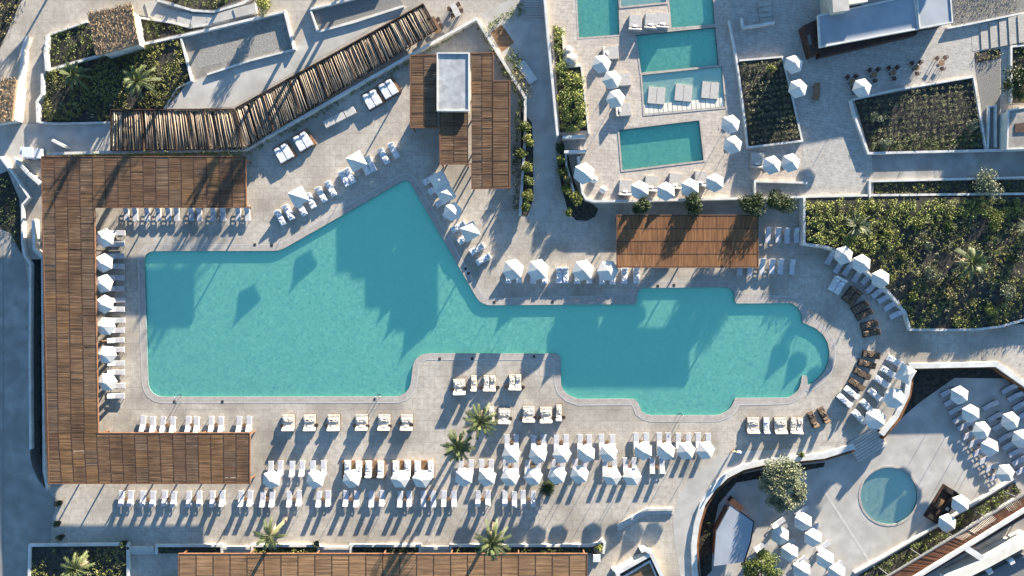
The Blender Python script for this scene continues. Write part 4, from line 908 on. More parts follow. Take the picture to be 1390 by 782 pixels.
# --- curved ring east of the pool
A = [(1128,349.5,(.45,-.9)),(1139,361,(.5,-.87)),(1150.7,365,(.5,-.87)),(1164,374,(.5,-.87)),(1177,378,(.66,-.75)),(1184,389.5,(.72,-.7)),(1192,396.5,(.8,-.6)),(1201,405,(.84,-.54)),(1210,414.6,(.86,-.52)),(1217.5,427,(.9,-.45))]
row('lounger', 'sun_lounger', 'white lounger in the arc against the curved retaining wall, %s', 'sun lounger', A, None, 'loungers along the retaining wall', a='top', b='bottom')
row('parasol', 'parasol', 'white parasol leaning over the curved retaining wall, %s of three', 'parasol', [(1146.5,346.5,(.3,1)),(1171,358,(.5,1)),(1196.8,378.5,(.5,1))], None, 'parasols along the retaining wall', zview=2.5)
put('bed_white_double', 'daybed', 'pale twin daybed at the top of the arc of brown daybeds', 'daybed', 1136.6, 387, (.5, -.86), group='daybeds around the pool end')
put('bed_brown_double', 'daybed', 'dark brown twin daybed at the top of the brown arc', 'daybed', 1156.5, 402, (.6, -.8), group='daybeds around the pool end')
B = [(1167,417,(.85,-.5)),(1172.5,427,(.88,-.46)),(1179.5,441,(.96,-.26)),(1182,452,(.98,-.2)),(1182,481.5,(.98,.15)),(1176,494,(.95,.3)),(1169.5,507,(.85,.5)),(1162,521.5,(.8,.6))]
row('bed_brown', 'daybed', 'brown cushioned daybed in the arc around the pool end, %s', 'daybed', B, None, 'brown daybeds around the pool end', a='top', b='bottom')
put('bed_pale', 'daybed', 'pale daybed directly below the arc of brown daybeds', 'daybed', 1155, 532.5, (.78, .62), group='daybeds around the pool end')
put('bed_pale', 'daybed', 'pale daybed at the lower end of the daybed arc', 'daybed', 1145.5, 543, (.72, .69), group='daybeds around the pool end')
put('bed_brown', 'daybed', 'brown daybed alone between the pale row and the arc, right one', 'daybed', 1118, 563.5, (.45, .9), group='daybeds around the pool end')
put('bed_brown', 'daybed', 'brown daybed alone between the pale row and the arc, left one', 'daybed', 1103.5, 569.5, (.4, .92), group='daybeds around the pool end')
put('bed_double', 'daybed', 'pale double daybed at the left end of the row below the pool spit', 'daybed', 1022, 577, (0, 1), group='daybeds below the pool spit')
put('bed_pale', 'daybed', 'pale single daybed in the row below the pool spit', 'daybed', 1040, 577, (0, 1), group='daybeds below the pool spit')
put('bed_double', 'daybed', 'pale double daybed in the middle of the row below the pool spit', 'daybed', 1059.4, 577.5, (0, 1), group='daybeds below the pool spit')
put('bed_pair', 'daybed', 'pale twin daybed at the right end of the row below the pool spit', 'daybed', 1081, 577.5, (-.08, 1), group='daybeds below the pool spit')
Cc = [(1214,490,(.86,.5)),(1205.7,505,(.85,.52)),(1196.5,518,(.8,.6)),(1188.2,535.7,(.75,.66)),(1177.4,551.5,(.7,.7)),(1166.6,565.7,(.7,.7))]
row('bed_white', 'daybed', 'white padded lounger in the outer arc beside the lower court wall, %s', 'daybed', Cc, None, 'white loungers in the outer arc', a='top', b='bottom')
put('parasol_square', 'parasol', 'square white parasol at the corner of the lower court rim', 'parasol', 1231, 508, (.25, .96), zview=2.5)
put('parasol_oct', 'parasol', 'rounded white parasol in the middle of the outer arc', 'parasol', 1215.5, 541, (.2, 1), zview=2.5)
put('parasol_oct', 'parasol', 'rounded white parasol beside the striped stair to the lower court', 'parasol', 1189.5, 569.5, (.2, 1), zview=2.5)
# --- lower court loungers
hc = (.87, -.5)
row('lounger_grey', 'sun_lounger', 'grey lounger in the left slanted file of the lower court, %s', 'sun lounger', [(1286,532),(1291,544.5),(1298.5,556),(1304,567.5),(1310,578),(1316,589.6),(1322.5,600),(1330,612.6),(1338.5,624.5),(1345.5,634.8),(1351,646.5)], hc, 'loungers in the lower court, left file', z=LC, a='top', b='bottom')
row('lounger_grey', 'sun_lounger', 'grey lounger in the middle slanted file of the lower court, %s', 'sun lounger', [(1343.6,550),(1350,566.6),(1357,579),(1364.7,592.4),(1370.9,604),(1378,614),(1384,625.5),(1389,637.5)], hc, 'loungers in the lower court, middle file', z=LC, a='top', b='bottom')
row('lounger_grey', 'sun_lounger', 'grey lounger at the right edge of the lower court, %s', 'sun lounger', [(1369.5,527),(1377.5,538.5),(1384,550.5),(1391,562)], hc, 'loungers in the lower court, right file', z=LC, a='top', b='bottom')
row('parasol', 'parasol', 'white parasol over the left slanted file in the lower court, %s', 'parasol', [(1304.3,537),(1319.6,562),(1334,585),(1345.5,608),(1366.6,643)], (.3, 1), 'parasols in the lower court', z=LC, a='top', b='bottom', zview=2.5, jit=18)
row('parasol', 'parasol', 'white parasol over the middle file at the right edge, %s', 'parasol', [(1373.5,572),(1388,596)], (.3, 1), 'parasols in the lower court', z=LC, a='top', b='bottom', zview=2.5)
row('parasol', 'parasol', 'white parasol beside the dark lounge set by the round pool, %s', 'parasol', [(1305.5,685),(1287.5,711)], (.4, 1), 'parasols by the lounge set', z=LC, a='top', b='bottom', zview=2.5)
row('parasol', 'parasol', 'white parasol in the cluster between the bar and the round pool, %s', 'parasol', [(1060,728),(1073,751),(1089.5,774.5),(1091.5,709.5),(1104.7,731),(1121.5,760),(1137,778)], (.55, 1), 'parasols in the cluster by the bar', z=LC, zview=2.5)
row('lounger', 'sun_lounger', 'white lounger in the cluster between the bar and the round pool, %s', 'sun lounger', [(1033,742),(1056,711),(1070,738),(1086,763),(1088,694),(1103,717.5),(1118,742.5),(1134.5,769.5)], (-.8, .58), 'loungers in the cluster by the bar', z=LC)
# dark lounge set
t = thing('rattan_lounge', 'dark rattan corner sofa set with a low table beside the round pool', 'lounge set', (*G(1276, 684, LC).to_2d(), LC), R(58))
m = MB(); m.box((0, 0, .05), (5.2, 2.3, .10)); m.build('deck_board', M['darkwood'], t)
for c, d, nm in (((0, -.8, .32), (5.0, .65, .4), 'sofa_seat'), ((-2.15, .2, .32), (.65, 1.3, .4), 'side_seat'), ((2.15, .2, .32), (.65, 1.3, .4), 'side_seat')):
    m = MB(); m.box(c, d); m.build(nm, M['black'], t, bevel=.04)
m = MB(); m.box((0, -1.08, .58), (5.0, .14, .55)); m.build('sofa_back', M['black'], t, bevel=.03)
m = MB(); m.box((0, .3, .3), (1.4, .8, .08)); m.box((0, .3, .18), (.9, .5, .16)); m.build('low_table', M['wood'], t)
for x, mm in ((-1.4, 'brown'), (-.1, 'cushion'), (1.3, 'brown')):
    m = MB(); m.box((x, -.82, .60), (.5, .45, .16)); m.build('pillow', M[mm], t, bevel=.05)
# --- the small pool terrace
hu = (-.07, 1)
row('bed_grey', 'daybed', 'stone-grey double daybed in the row behind the white parapet, %s of four', 'daybed', [(849,255),(884,249.5),(916.7,246),(951.5,243)], hu, 'grey daybeds behind the parapet', z=UT)
row('parasol', 'parasol', 'white parasol in the row behind the long white parapet, %s of four', 'parasol', [(869,257.5),(904.5,259.5),(937.3,254.5),(971,247.5)], (.6, 1), 'parasols behind the parapet', z=UT, zview=2.5)
put('bed_grey', 'daybed', 'stone-grey double daybed left of the two parasols on the sloping bay', 'daybed', 1028, 217.5, hu, z=UT)
row('parasol', 'parasol', 'white parasol by the sloping bay below the speckled garden, %s of two', 'parasol', [(1048.8,223.5),(1074.3,220.5)], (.3, 1), 'parasols by the sloping bay', z=UT, zview=2.5)
row('parasol', 'parasol', 'white parasol right of the lowest small pool, %s of two', 'parasol', [(992.5,168),(995.5,196)], (.3, 1), 'parasols right of the lowest small pool', z=UT, a='upper', b='lower', zview=2.5)
row('bed_grey', 'daybed', 'grey daybed above the square green pool, %s of three', 'daybed', [(862.5,31),(884,29),(900,28)], hu, 'grey daybeds between the top pools', z=UT)
row('bed_grey', 'daybed', 'grey daybed half under the parasols left of the pools, %s of three', 'daybed', [(829,72),(846,108),(846,149)], (-1, .07), 'grey daybeds left of the pools', z=UT, a='top', b='bottom')
row('parasol', 'parasol', 'white parasol in the group of three left of the pools, %s', 'parasol', [(817,86),(831,107.5),(836,133)], (.15, 1), 'parasols left of the pools', z=UT, a='top', b='bottom', zview=2.5)
put('parasol_big', 'parasol', 'white parasol in the rounded corner of the terrace parapet', 'parasol', 793, 235, (.4, 1), z=UT, zview=2.5)
row('bean_bag', 'bean_bag', 'white bean bag by the rounded terrace corner, %s of two', 'bean bag', [(806.5,243.5),(819,257.5)], (0, 1), 'bean bags', z=UT)
row('pool_bed', 'sunbathing_platform', 'square pale sunbathing platform standing in the shallow pool, %s of three', 'platform', [(891,130),(927.6,126.3),(963.8,122.8)], (-.09, 1), 'platforms in the shallow pool', z=UT - .02, zview=0, jit=.3)
put('parasol', 'parasol', 'shaded white parasol left of the plaza building, the upper of two', 'parasol', 1078.4, 86.5, (.35, 1), z=UT, zview=2.5)
put('parasol', 'parasol', 'shaded white parasol left of the plaza building, the lower of two', 'parasol', 1084, 119.5, (.3, 1), z=UT, zview=2.5)
put('parasol', 'parasol', 'white parasol at the left end of the row of dining tables', 'parasol', 1171.4, 118.5, (.25, 1), z=UT, zview=2.5)
put('long_table', 'dining_table', 'long dark wooden table beside the two shaded plaza parasols', 'table', 1108.5, 124.5, (-.08, 1), z=UT, zview=.7)
put('long_table', 'dining_table', 'brown wooden table on the walk at the end of the log pergola', 'table', 590.5, 34, (.5, .86), zview=.7)
put('long_table_grey', 'dining_table', 'pale grey table on the walk near the top of the shaded path', 'table', 618, 13.5, (.45, .9), zview=.7)
for (tx, ty, lab, z) in ((590.5, 34, 'brown table by the log pergola', 0), (618, 13.5, 'pale grey table near the shaded path', 0)):
    for i, (dx, dy) in enumerate(((-8, -1), (-4, 8), (8, 1), (4, -7))):
        put('chair', 'dining_chair', 'dark chair at the %s, %s side' % (lab, ('upper left', 'lower left', 'lower right', 'upper right')[i]), 'chair', tx + dx, ty + dy, (dx, dy * .3), z, .45, 'chairs at the two walk tables')
dt = [(1156.5,111),(1186.5,101.5),(1212.5,98.5),(1244,92),(1278,85.5)]
row('round_table', 'dining_table', 'small round dining table on the plaza, %s of five', 'table', dt, (0, 1), 'plaza dining tables', z=UT, zview=.7)
for i, p in enumerate(dt):
    for j, (dx, dy) in enumerate(((-6, -6), (5, -7), (1, 8))):
        put('chair', 'dining_chair', 'brown chair %s the plaza dining table %s of five' % (('upper left of', 'upper right of', 'below')[j], nth(i, 5)), 'chair', p[0] + dx, p[1] + dy, (dx, dy), UT, .45, 'plaza dining chairs', 12)
# --- pool ladders
put('pool_ladder', 'pool_ladder', 'steel pool ladder at the lower left corner of the big pool', 'ladder', 243, 539.5, (0, -1), zview=0)
put('pool_ladder', 'pool_ladder', 'steel pool ladder on the lower edge near the promontory', 'ladder', 514, 539, (0, -1), zview=0)
put('pool_ladder', 'pool_ladder', 'steel pool ladder on the lower edge of the right pool half', 'ladder', 923, 565, (0, -1), zview=0)
# square white stand by the curled planter end
t = thing('reception_stand', 'small white square-topped stand by the end of the bottom pergola', 'stand', (*G(810, 757.5, .9).to_2d(), 0))
m = MB(); m.box((0, 0, 1.0), (1.0, 1.0, .08)); m.build('stand_top', M['frame'], t, bevel=.015)
m = MB(); m.box((0, 0, .48), (.7, .7, .96)); m.build('stand_body', M['darkwood'], t)
# signs of stone: boulders by the hedge
for i, (px, py, s) in enumerate(((771,71,1.0),(774,82.5,1.25))):
    q = G(px, py, UT); m = MB()
    pr_ = [(.55, 0), (.8, .2), (.7, .5), (.35, .75), (.1, .8)]; m.lathe([(r * s, z * s) for r, z in pr_], n=9)
    m.v = [(x * random.uniform(.8, 1.15), y * random.uniform(.8, 1.15), z) for x, y, z in m.v]
    o = m.build('boulder', M['stone']); o.location = (q.x, q.y, UT)
    tag(o, ('smaller pale boulder in the corner beside the bright hedge', 'larger pale boulder just below the smaller one beside the bright hedge')[i], 'boulder')

# ================================================================== THE PERSON
def skin_body(nm, chain, edges, mtl, parent, sub=2):
    me = bpy.data.meshes.new(nm); me.from_pydata([c[:3] for c in chain], edges, []); me.materials.append(mtl)
    o = link(nm, me, parent); bb = bmesh.new(); bb.from_mesh(me); lay = bb.verts.layers.skin.verify()
    for v, c in zip(bb.verts, chain): v[lay].radius = (c[3], c[4] if len(c) > 4 else c[3]); v[lay].use_root = (v.index == 0)
    bb.to_mesh(me); bb.free()
    o.modifiers.new('skin', 'SKIN'); s = o.modifiers.new('subdivision', 'SUBSURF'); s.levels = s.render_levels = sub
    return o
q = G(993.5, 610.5); t = thing('person', 'person in a pale lime shirt walking with a white towel over one outstretched arm', 'person', (q.x, q.y, 0), R(-12))
ch = [(0, 0, .95, .13, .10), (0, 0, 1.15, .12, .09), (0, .01, 1.38, .155, .10), (0, .02, 1.50, .055), (0, .04, 1.60, .078, .09), (0, .04, 1.70, .065, .08),
      (.095, 0, .88, .082), (.10, .16, .50, .055), (.10, .05, .09, .038), (.10, .17, .035, .036),
      (-.095, 0, .88, .082), (-.10, -.02, .49, .055), (-.10, -.22, .10, .038), (-.10, -.11, .035, .036),
      (.19, .01, 1.42, .055), (.46, .05, 1.30, .04), (.68, .10, 1.28, .03), (.76, .12, 1.28, .034, .02),
      (-.19, .01, 1.42, .055), (-.26, -.04, 1.13, .04), (-.27, .06, .90, .03), (-.27, .09, .82, .034, .02)]
ed = [(0, 1), (1, 2), (2, 3), (3, 4), (4, 5), (0, 6), (6, 7), (7, 8), (8, 9), (0, 10), (10, 11), (11, 12), (12, 13), (2, 14), (14, 15), (15, 16), (16, 17), (2, 18), (18, 19), (19, 20), (20, 21)]
body = skin_body('body', ch, ed, M['skin'], t)
for (hx0, hy0, hz0, d) in ((.78, .125, 1.28, (1, .15, -.25)), (-.27, .095, .80, (0, .25, -1))):
    m = MB(); d = Vector(d).normalized(); s = d.cross(Vector((0, 0, 1))).normalized() if abs(d.z) < .9 else Vector((1, 0, 0))
    s = Vector((0, 1, 0)) if abs(d.x) > .8 else Vector((0, 1, 0))
    for k, L in enumerate((.068, .08, .085, .075)):
        a = Vector((hx0, hy0, hz0)) + s * (k - 1.5) * .02; m.tube([a - d * .03, a + d * L * .5, a + d * L + Vector((0, 0, -.012))], [.0095, .0088, .006], 6)
    a = Vector((hx0, hy0, hz0)) - d * .04 + s * .03; m.tube([a, a + s * .03 + d * .02, a + s * .035 + d * .055], [.011, .0095, .007], 6)
    m.build('fingers', M['skin'], body, smooth=True)
m = MB()
for i in range(9):
    for j in range(6): pass
m.lathe([(.088, 0), (.10, .05), (.095, .10), (.06, .145), (.01, .16)], c=(0, .025, 1.63), n=14); m.build('hair', M['hair'], t, smooth=True)
m = MB(); m.tube([(0, .125, 1.645), (0, .15, 1.62), (0, .135, 1.605)], [.01, .016, .012], 6); m.build('nose', M['skin'], body, smooth=True)
m = MB()
for s in (-.032, .032): m.lathe([(.004, 0), (.013, .006), (.004, .012)], c=(s, .125, 1.655), n=8)
m.build('eyes', M['hair'], body)
skin_body('shirt', [(0, 0, 1.0, .150, .118), (0, 0, 1.17, .14, .108), (0, .01, 1.39, .165, .115), (0, .015, 1.46, .085), (.20, .01, 1.42, .068), (.36, .035, 1.345, .058), (-.20, .01, 1.42, .068), (-.24, -.02, 1.25, .058)], [(0, 1), (1, 2), (2, 3), (2, 4), (4, 5), (2, 6), (6, 7)], M['shirt'], t, 1)
skin_body('trousers', [(0, 0, .97, .142, .112), (.095, 0, .87, .095), (.10, .155, .50, .07), (.10, .06, .14, .055), (-.095, 0, .87, .095), (-.10, -.015, .49, .07), (-.10, -.19, .15, .055)], [(0, 1), (1, 2), (2, 3), (0, 4), (4, 5), (5, 6)], M['trousers'], t, 1)
t2 = tag(MB().box((.62, .09, 1.315), (.50, .26, .05)).box((.62, .215, 1.12), (.48, .03, .40)).box((.62, -.03, 1.10), (.48, .03, .44)).build('towel', M['towel'], bevel=.02), 'white towel draped over the outstretched arm of the walking person', 'towel')
t2.location = (q.x, q.y, 0); t2.rotation_euler.z = R(-12)
# ================================================================== VEGETATION
def leaf(mb, p, s, up=.5, asp=.45):
    n = Vector((random.gauss(0, 1), random.gauss(0, 1), random.gauss(0, 1) + up * 2)).normalized()
    a = n.cross(Vector((random.gauss(0, 1), random.gauss(0, 1), random.gauss(0, 1)))).normalized(); c = n.cross(a)
    a *= s * random.uniform(.7, 1.3); c *= s * asp * random.uniform(.8, 1.2)
    mb.add([p - a, p - c * .9, p + a, p + c * .9], [(0, 1, 2, 3)])
def blob(mb, c, r, n, s, up=.4):
    """leaves in the outer shell of an ellipsoid, thinner towards the rim"""
    c = Vector(c)
    for _ in range(n):
        d = Vector((random.gauss(0, 1), random.gauss(0, 1), random.gauss(0, 1))).normalized() * (random.random() ** .45)
        leaf(mb, c + Vector((d.x * r[0], d.y * r[1], d.z * r[2])), s, up)
def spiky(mb, c, n, L, w, droop=.3, lean=.9, col=0):
    for i in range(n):
        a = random.uniform(0, 2 * math.pi); e = random.uniform(.15, 1.25) * lean; l = L * random.uniform(.65, 1.1)
        d = Vector((math.cos(a) * math.sin(e), math.sin(a) * math.sin(e), math.cos(e))); s = Vector((-math.sin(a), math.cos(a), 0)) * w
        p0 = Vector(c); p1 = p0 + d * l * .55; p2 = p0 + d * l + Vector((0, 0, -droop * l * math.sin(e)))
        mb.add([p0 - s * .5, p0 + s * .5, p1 + s, p1 - s, p2], [(0, 1, 2, 3), (3, 2, 4)])
def cover(name, label, poly, z, gap, n, r, hgt, s, m, rows=None, keep=1.0, skip=(), patch=0.0, kind='stuff'):
    """low planting over a bed: clumps on a jittered grid or in rows"""
    zf = z if callable(z) else (lambda py: z)
    w = [p for p in W(poly, zf(poly[0][1]))]
    x0, x1 = min(p.x for p in w), max(p.x for p in w); y0, y1 = min(p.y for p in w), max(p.y for p in w)
    mb = MB(); ca, sa = (math.cos(rows), math.sin(rows)) if rows is not None else (1, 0); cx, cy = (x0 + x1) / 2, (y0 + y1) / 2; ext = max(x1 - x0, y1 - y0) * .75 + 1
    gx_, gy_ = (gap if isinstance(gap, tuple) else (gap, gap)); k = int(ext / gx_) + 1; kk = int(ext / gy_) + 1
    jx = .5 if rows is None else .18
    for i in range(-k, k + 1):
        for j in range(-kk, kk + 1):
            if random.random() > keep: continue
            u = (i + random.uniform(-jx, jx)) * gx_; v = (j + random.uniform(-jx, jx)) * gy_
            x = cx + u * ca - v * sa; y = cy + u * sa + v * ca
            if not inside((x, y), w): continue
            if patch and (math.sin(x * .55 + 1.3) * math.cos(y * .7 + .4) + .5 * math.sin(x * 1.3 - y * .9)) < patch - 1: continue
            zz = zf(391 - y * 10); q = random.choice((.6, .8, 1, 1, 1.2, 1.45)) * random.uniform(.85, 1.15)
            blob(mb, (x, y, zz + hgt * q * .45), (r * q, r * q, hgt * q * .55), max(3, int(n * q)), s * random.uniform(.8, 1.2), .6)
    o = mb.build(name, M[m]); o['kind'] = kind
    if kind != 'stuff': del o['kind']
    o['label'] = label; o['category'] = 'planting'
    return o
def G2(py, z): return G(0, py, z).y
M['leafhedge'] = mat('hedge_leaf', (.13, .15, .03), (.36, .37, .10), scale=1.2, rough=.6, island=.5)
M['plantsquare'] = mat('olive_bushes', (.075, .08, .035), (.30, .28, .15), scale=.4, rough=.8, island=.5, detail=5)
# gardens
cover('ground_cover', 'low green planting filling the hillside garden by the pool end', GARD, zgard, .52, 17, .30, .48, .10, 'sedge', patch=.65)
cover('ground_cover', 'bushy bright planting along the upper edge of the hillside garden', [(1094,274),(1390,270),(1390,292),(1240,300),(1215,335),(1160,350),(1125,332),(1094,328)], zgard, .55, 26, .38, .62, .12, 'leafhedge', keep=.85)
cover('ground_cover', 'grey olive tufts in the right half of the hillside garden', [(1240,300),(1390,295),(1390,436),(1250,440),(1215,395)], zgard, .9, 16, .38, .55, .11, 'sedgegrey', keep=.6)
cover('ground_cover', 'mixed low planting in the palm garden at the upper left', [(64,98),(187,66),(246,54),(257,108),(222,148),(150,150),(150,164),(58,164)], .1, .5, 18, .34, .55, .11, 'sedge', patch=.35)
cover('ground_cover', 'pale tufts scattered through the palm garden', [(64,98),(187,66),(246,54),(257,108),(222,148),(150,150),(150,164),(58,164)], .1, 1.2, 12, .35, .5, .12, 'sedgegrey', keep=.6)
cover('ground_cover', 'bushy planting around the thatched hut', [(65,50),(118,31),(185,21),(274,38),(187,57),(66,90)], .1, .6, 16, .35, .6, .12, 'leaf', keep=.85)
cover('ground_cover', 'dark planting in the small garden at the top edge', [(216,-4),(262,11),(290,11),(328,-4)], .1, .6, 16, .35, .5, .12, 'leaf', keep=.85)
cover('ground_cover', 'dark scrub on the bank at the top left corner', [(-30,-30),(44,-10),(0,62),(-30,100)], 0, .7, 14, .4, .6, .13, 'leafdry', keep=.8)
cover('ground_cover', 'dark scrub on the bank beside the left road', [(0,240),(10,235),(26,272),(28,340),(14,314),(-20,300)], 0, .6, 14, .35, .5, .12, 'leafdark', keep=.85)
cover('ground_cover', 'dark creepers in the trench beside the big pergola', TRENCH, -2, .6, 14, .35, .7, .12, 'leafdark', keep=.9)
cover('ground_cover', 'speckled pale tufts in rows in the garden beside the plaza', [(1006,86),(1060,81),(1085,189),(1018,196)], UT + .5, (.6, .85), 26, .28, .5, .085, 'plantsquare', rows=.10)
cover('ground_cover', 'dark undergrowth in the garden beside the plaza', [(1006,86),(1060,81),(1085,189),(1018,196)], UT + .5, .6, 9, .25, .22, .10, 'leafdark', keep=.8)
cover('ground_cover', 'dotted rows of small bushes in the planted square', [(1162,138),(1321,108),(1334,201),(1182,204)], UT, (.82, .80), 40, .33, .6, .085, 'plantsquare', rows=.10)
cover('ground_cover', 'green low planting along the lower side of the planted square', [(1178,186),(1332,182),(1334,201),(1182,204)], UT, .5, 16, .3, .42, .10, 'leaf')
cover('ground_cover', 'straw coloured tufts in rows on the gravel beside the plaza building', [(1294,-20),(1382,-20),(1382,13),(1295,31)], UT, (.5, .62), 12, .2, .4, .08, 'leafdry', rows=.6)
cover('ground_cover', 'low dry planting in the narrow strip above the hillside garden', [(1187,248),(1390,245),(1390,262),(1187,265)], UT, .5, 12, .3, .4, .10, 'sedge', keep=.9)
cover('ground_cover', 'low bed of green leaves around the spiky tree at the right edge', [(1376,65),(1400,63),(1400,138),(1376,138)], UT, .6, 16, .35, .6, .12, 'leaf')
cover('ground_cover', 'reddish low planting at the foot of the broad stairs', [(1324,72),(1357,67),(1357,79),(1325,85)], UT, .5, 14, .3, .35, .1, 'leafdry')
cover('ground_cover', 'dark mixed planting in the corner garden by the road', [(44,744),(170,743),(170,800),(44,800)], .15, .58, 14, .33, .5, .11, 'sedge', patch=.6)
cover('ground_cover', 'pale seed heads in the corner garden by the road', [(90,744),(170,743),(170,800),(90,800)], .15, 1.1, 12, .33, .6, .12, 'sedgegrey', keep=.7)
cover('ground_cover', 'dark planting in the curved pit of the lower court', [(1000,647),(1045,638),(1116,629),(1116,633),(1060,644),(1000,655),(976,684),(966,715),(962,780),(952,782),(949,742),(955,702),(972,670)], LC, .75, 12, .35, .5, .11, 'leafdark', keep=.55)
cover('ground_cover', 'sparse dark planting in the shaded wedge of the lower court', [(1238,500),(1352,500),(1374,513),(1296,513),(1245,547),(1204,586),(1220,562),(1232,530)], LC, .8, 9, .3, .3, .1, 'leafdark', keep=.5)
# clipped hedges (each a thing)
def hedge(label, poly, z, r, h, s, m, n=22, gap=.55, keep=1.0): return cover('hedge', label, poly, z, gap, n, r, h, s, m, kind='hedge', keep=keep)
hedge('bright lumpy hedge bed between the shaded path and the small pools', [(752,38),(762,38),(767,92),(788,90),(797,176),(760,178)], UT, .55, .9, .14, 'leafhedge', 60, .72)
hedge('narrow trimmed hedge inside the bent white wall beside the cabana beds', [(334,208),(409,165),(556,80),(640,33),(643,38),(558,86),(411,171),(336,213)], 0, .3, .6, .10, 'leaf', 20)
hedge('narrow strip of green below the white wall above the big pergola', [(72,210),(330,204.5),(330,212),(72,216)], 0, .35, .95, .11, 'leafbright', 22, .42)
hedge('trimmed hedge inside the white wall right of the stepped pergola', [(645,33),(652,33),(711,135),(709,180),(703,180),(703,135)], 0, .35, .9, .12, 'leaf', 26)
hedge('dark hedge between the stepped pergola and its white wall', [(697,160),(705,160),(704,290),(698,290)], 0, .4, 1.0, .12, 'leafdark', 28)
hedge('dense hedge beside the wooden ramp at the top of the shaded path', [(662,34),(711,2),(711,18),(686,28),(668,40)], 0, .45, .9, .12, 'leaf', 30)
hedge('dense clipped square of green left of the pale bench by the shaded path', [(684,72),(700,62),(711,83),(697,100)], 0, .4, .8, .12, 'leaf', 28)
for i, (a, c) in enumerate(((216,299),(346,430),(480,567),(614,808))):
    hedge('low green planting in the planter before the bottom pergola, %s of four' % nth(i, 4), [(a,744.5),(c,744.5),(c,751),(a,751)], .2, .26, .35, .09, ('leafdark','leafbright','leafdark','leaf')[i], 14, .42, .85)
hedge('clipped hedge between the lower court and the louvred roof', [(1168,781),(1376,657),(1384,667),(1190,789)], LC + .1, .4, .6, .12, 'leaf', 20, .6, .8)
hedge('ornamental grasses leaning over the pale bench by the shaded path', [(688,90),(706,100),(722,132),(712,135),(700,115)], 0, .5, 1.0, .13, 'leafdry', 26)
t = thing('stone_bench', 'pale slab bench slanting beside the shaded path', 'bench', (*G(715, 98, .4).to_2d(), 0), R(-55)); m = MB(); m.box((0, 0, .38), (3.2, 1.3, .12)); m.build('slab', M['white'], t, bevel=.02); m = MB(); m.box((0, 0, .16), (2.6, .9, .32)); m.build('plinth', M['pale'], t)

# shrubs and trees
def shrub(name, label, px, py, z, r, h, m, s=.13, n=500, cat='shrub', group=None, zv=None):
    p = G(px, py, z + (zv if zv is not None else h * .6)); t = thing(name, label, cat, (p.x, p.y, z), random.uniform(0, 6), group)
    mb = MB(); n = int(n * 1.9)
    for _ in range(9):
        a = random.uniform(0, 6.28); d = r * random.uniform(.1, .62); q = r * random.uniform(.4, .62)
        blob(mb, (math.cos(a) * d, math.sin(a) * d, h * random.uniform(.45, .8)), (q, q, min(q, h * .32)), n // 9, s, .3)
    mb.build('foliage', M[m], t)
    st_ = MB()
    for k in range(4): a = k * 1.6; st_.tube([(0, 0, 0), (math.cos(a) * r * .2, math.sin(a) * r * .2, h * .35), (math.cos(a) * r * .45, math.sin(a) * r * .45, h * .65)], [.05, .035, .015], 5)
    st_.build('stems', M['bark'], t); return t
for i, (x, y, r) in enumerate(((872,277.5,1.25),(945,278,1.6),(1022,277,1.75),(1061,274,1.85))):
    shrub('round_shrub', 'dark rounded evergreen below the small pool terrace wall, %s of four' % nth(i, 4), x, y, 0, r * 1.08, 4.3, 'leafdark', .13, 2400, group='evergreens below the terrace wall', zv=2.8)
for i, (x, y, r) in enumerate(((715,172,.95),(716,191,.98),(709,211,1.0),(716,228,.95),(715,246,.95),(716,264,.9),(713,281,.85))):
    shrub('bush', 'green bush in the planter left of the shaded path, %s' % nth(i, 7, 'top', 'bottom'), x, y, 0, r, 1.6, ('leaf','leafbright')[i % 2], .12, 520, group='bushes left of the shaded path')
for i, (x, y, r) in enumerate(((759,200,.75),(762,216,.8),(764,233,.9),(770,246,.9),(768,258,.8),(781,270,1.15),(772,288,.65))):
    shrub('bush', 'green bush right of the shaded path under the terrace corner, %s' % nth(i, 7, 'top', 'bottom'), x, y, 0, r, 1.5, ('leafdark','leaf','leaf','leafdry','leaf','leafbright','leafbright')[i], .12, 480, group='bushes right of the shaded path')
b = MB(); b.slab(W([(762,190),(770,205),(779,245),(790,270),(806,278),(812,284),(808,294),(797,300),(782,299),(772,290),(764,262),(757,225)], .02), 0, .02, sides=False); struct(b.build('shrub_bed_soil', M['soil']))
b = MB(); b.slab(W([(707,150),(722,166),(724,200),(724,270),(716,294),(707,292)], .02), 0, .02, sides=False); struct(b.build('planter_bed_soil', M['soil']))
shrub('bush', 'dark round bush among the lower parasols', 743, 664, 0, 1.45, 1.9, 'leafdark', .12, 900)
shrub('bush', 'small yellow-green conifer above the sunken court at the top edge', 357, 8, 0, 1.35, 2.6, 'leafbright', .12, 800)
shrub('bush', 'grey-green wispy bush in the narrow strip above the hillside garden', 1343, 249, UT, 2.3, 2.0, 'leafolive', .13, 900)
shrub('bush', 'small round bush on the white rim of the lower court', 1089, 617, 0, .5, .7, 'leaf', .09, 220)
shrub('bush', 'small green bush in the white corner at the bottom edge', 843, 773, 0, .5, .8, 'leaf', .09, 220)
shrub('bush', 'green bush filling the curled end of the planter wall', 813, 744, 0, .75, .9, 'leafbright', .1, 300)
shrub('bush', 'low green bush in the speckled plaza garden', 1046, 94, UT + .5, .8, .8, 'leafbright', .1, 300)
for i, (x, y) in enumerate(((1190,160),(1320,170),(1200,195))):
    shrub('bush', ('pale green bush at the left of the planted square','pale green bush at the right of the planted square','green bush at the lower left of the planted square')[i], x, y, UT, 1.0, .9, 'leafolive', .11, 400)
pt = [(80,683,'nearest the dark trench'),(77.5,711,'in the middle of the three by the road'),(82,729.5,'nearest the corner garden'),(168,738,'at the top right corner of the corner garden'),(429.5,738,'at the end of the palm planter wall')]
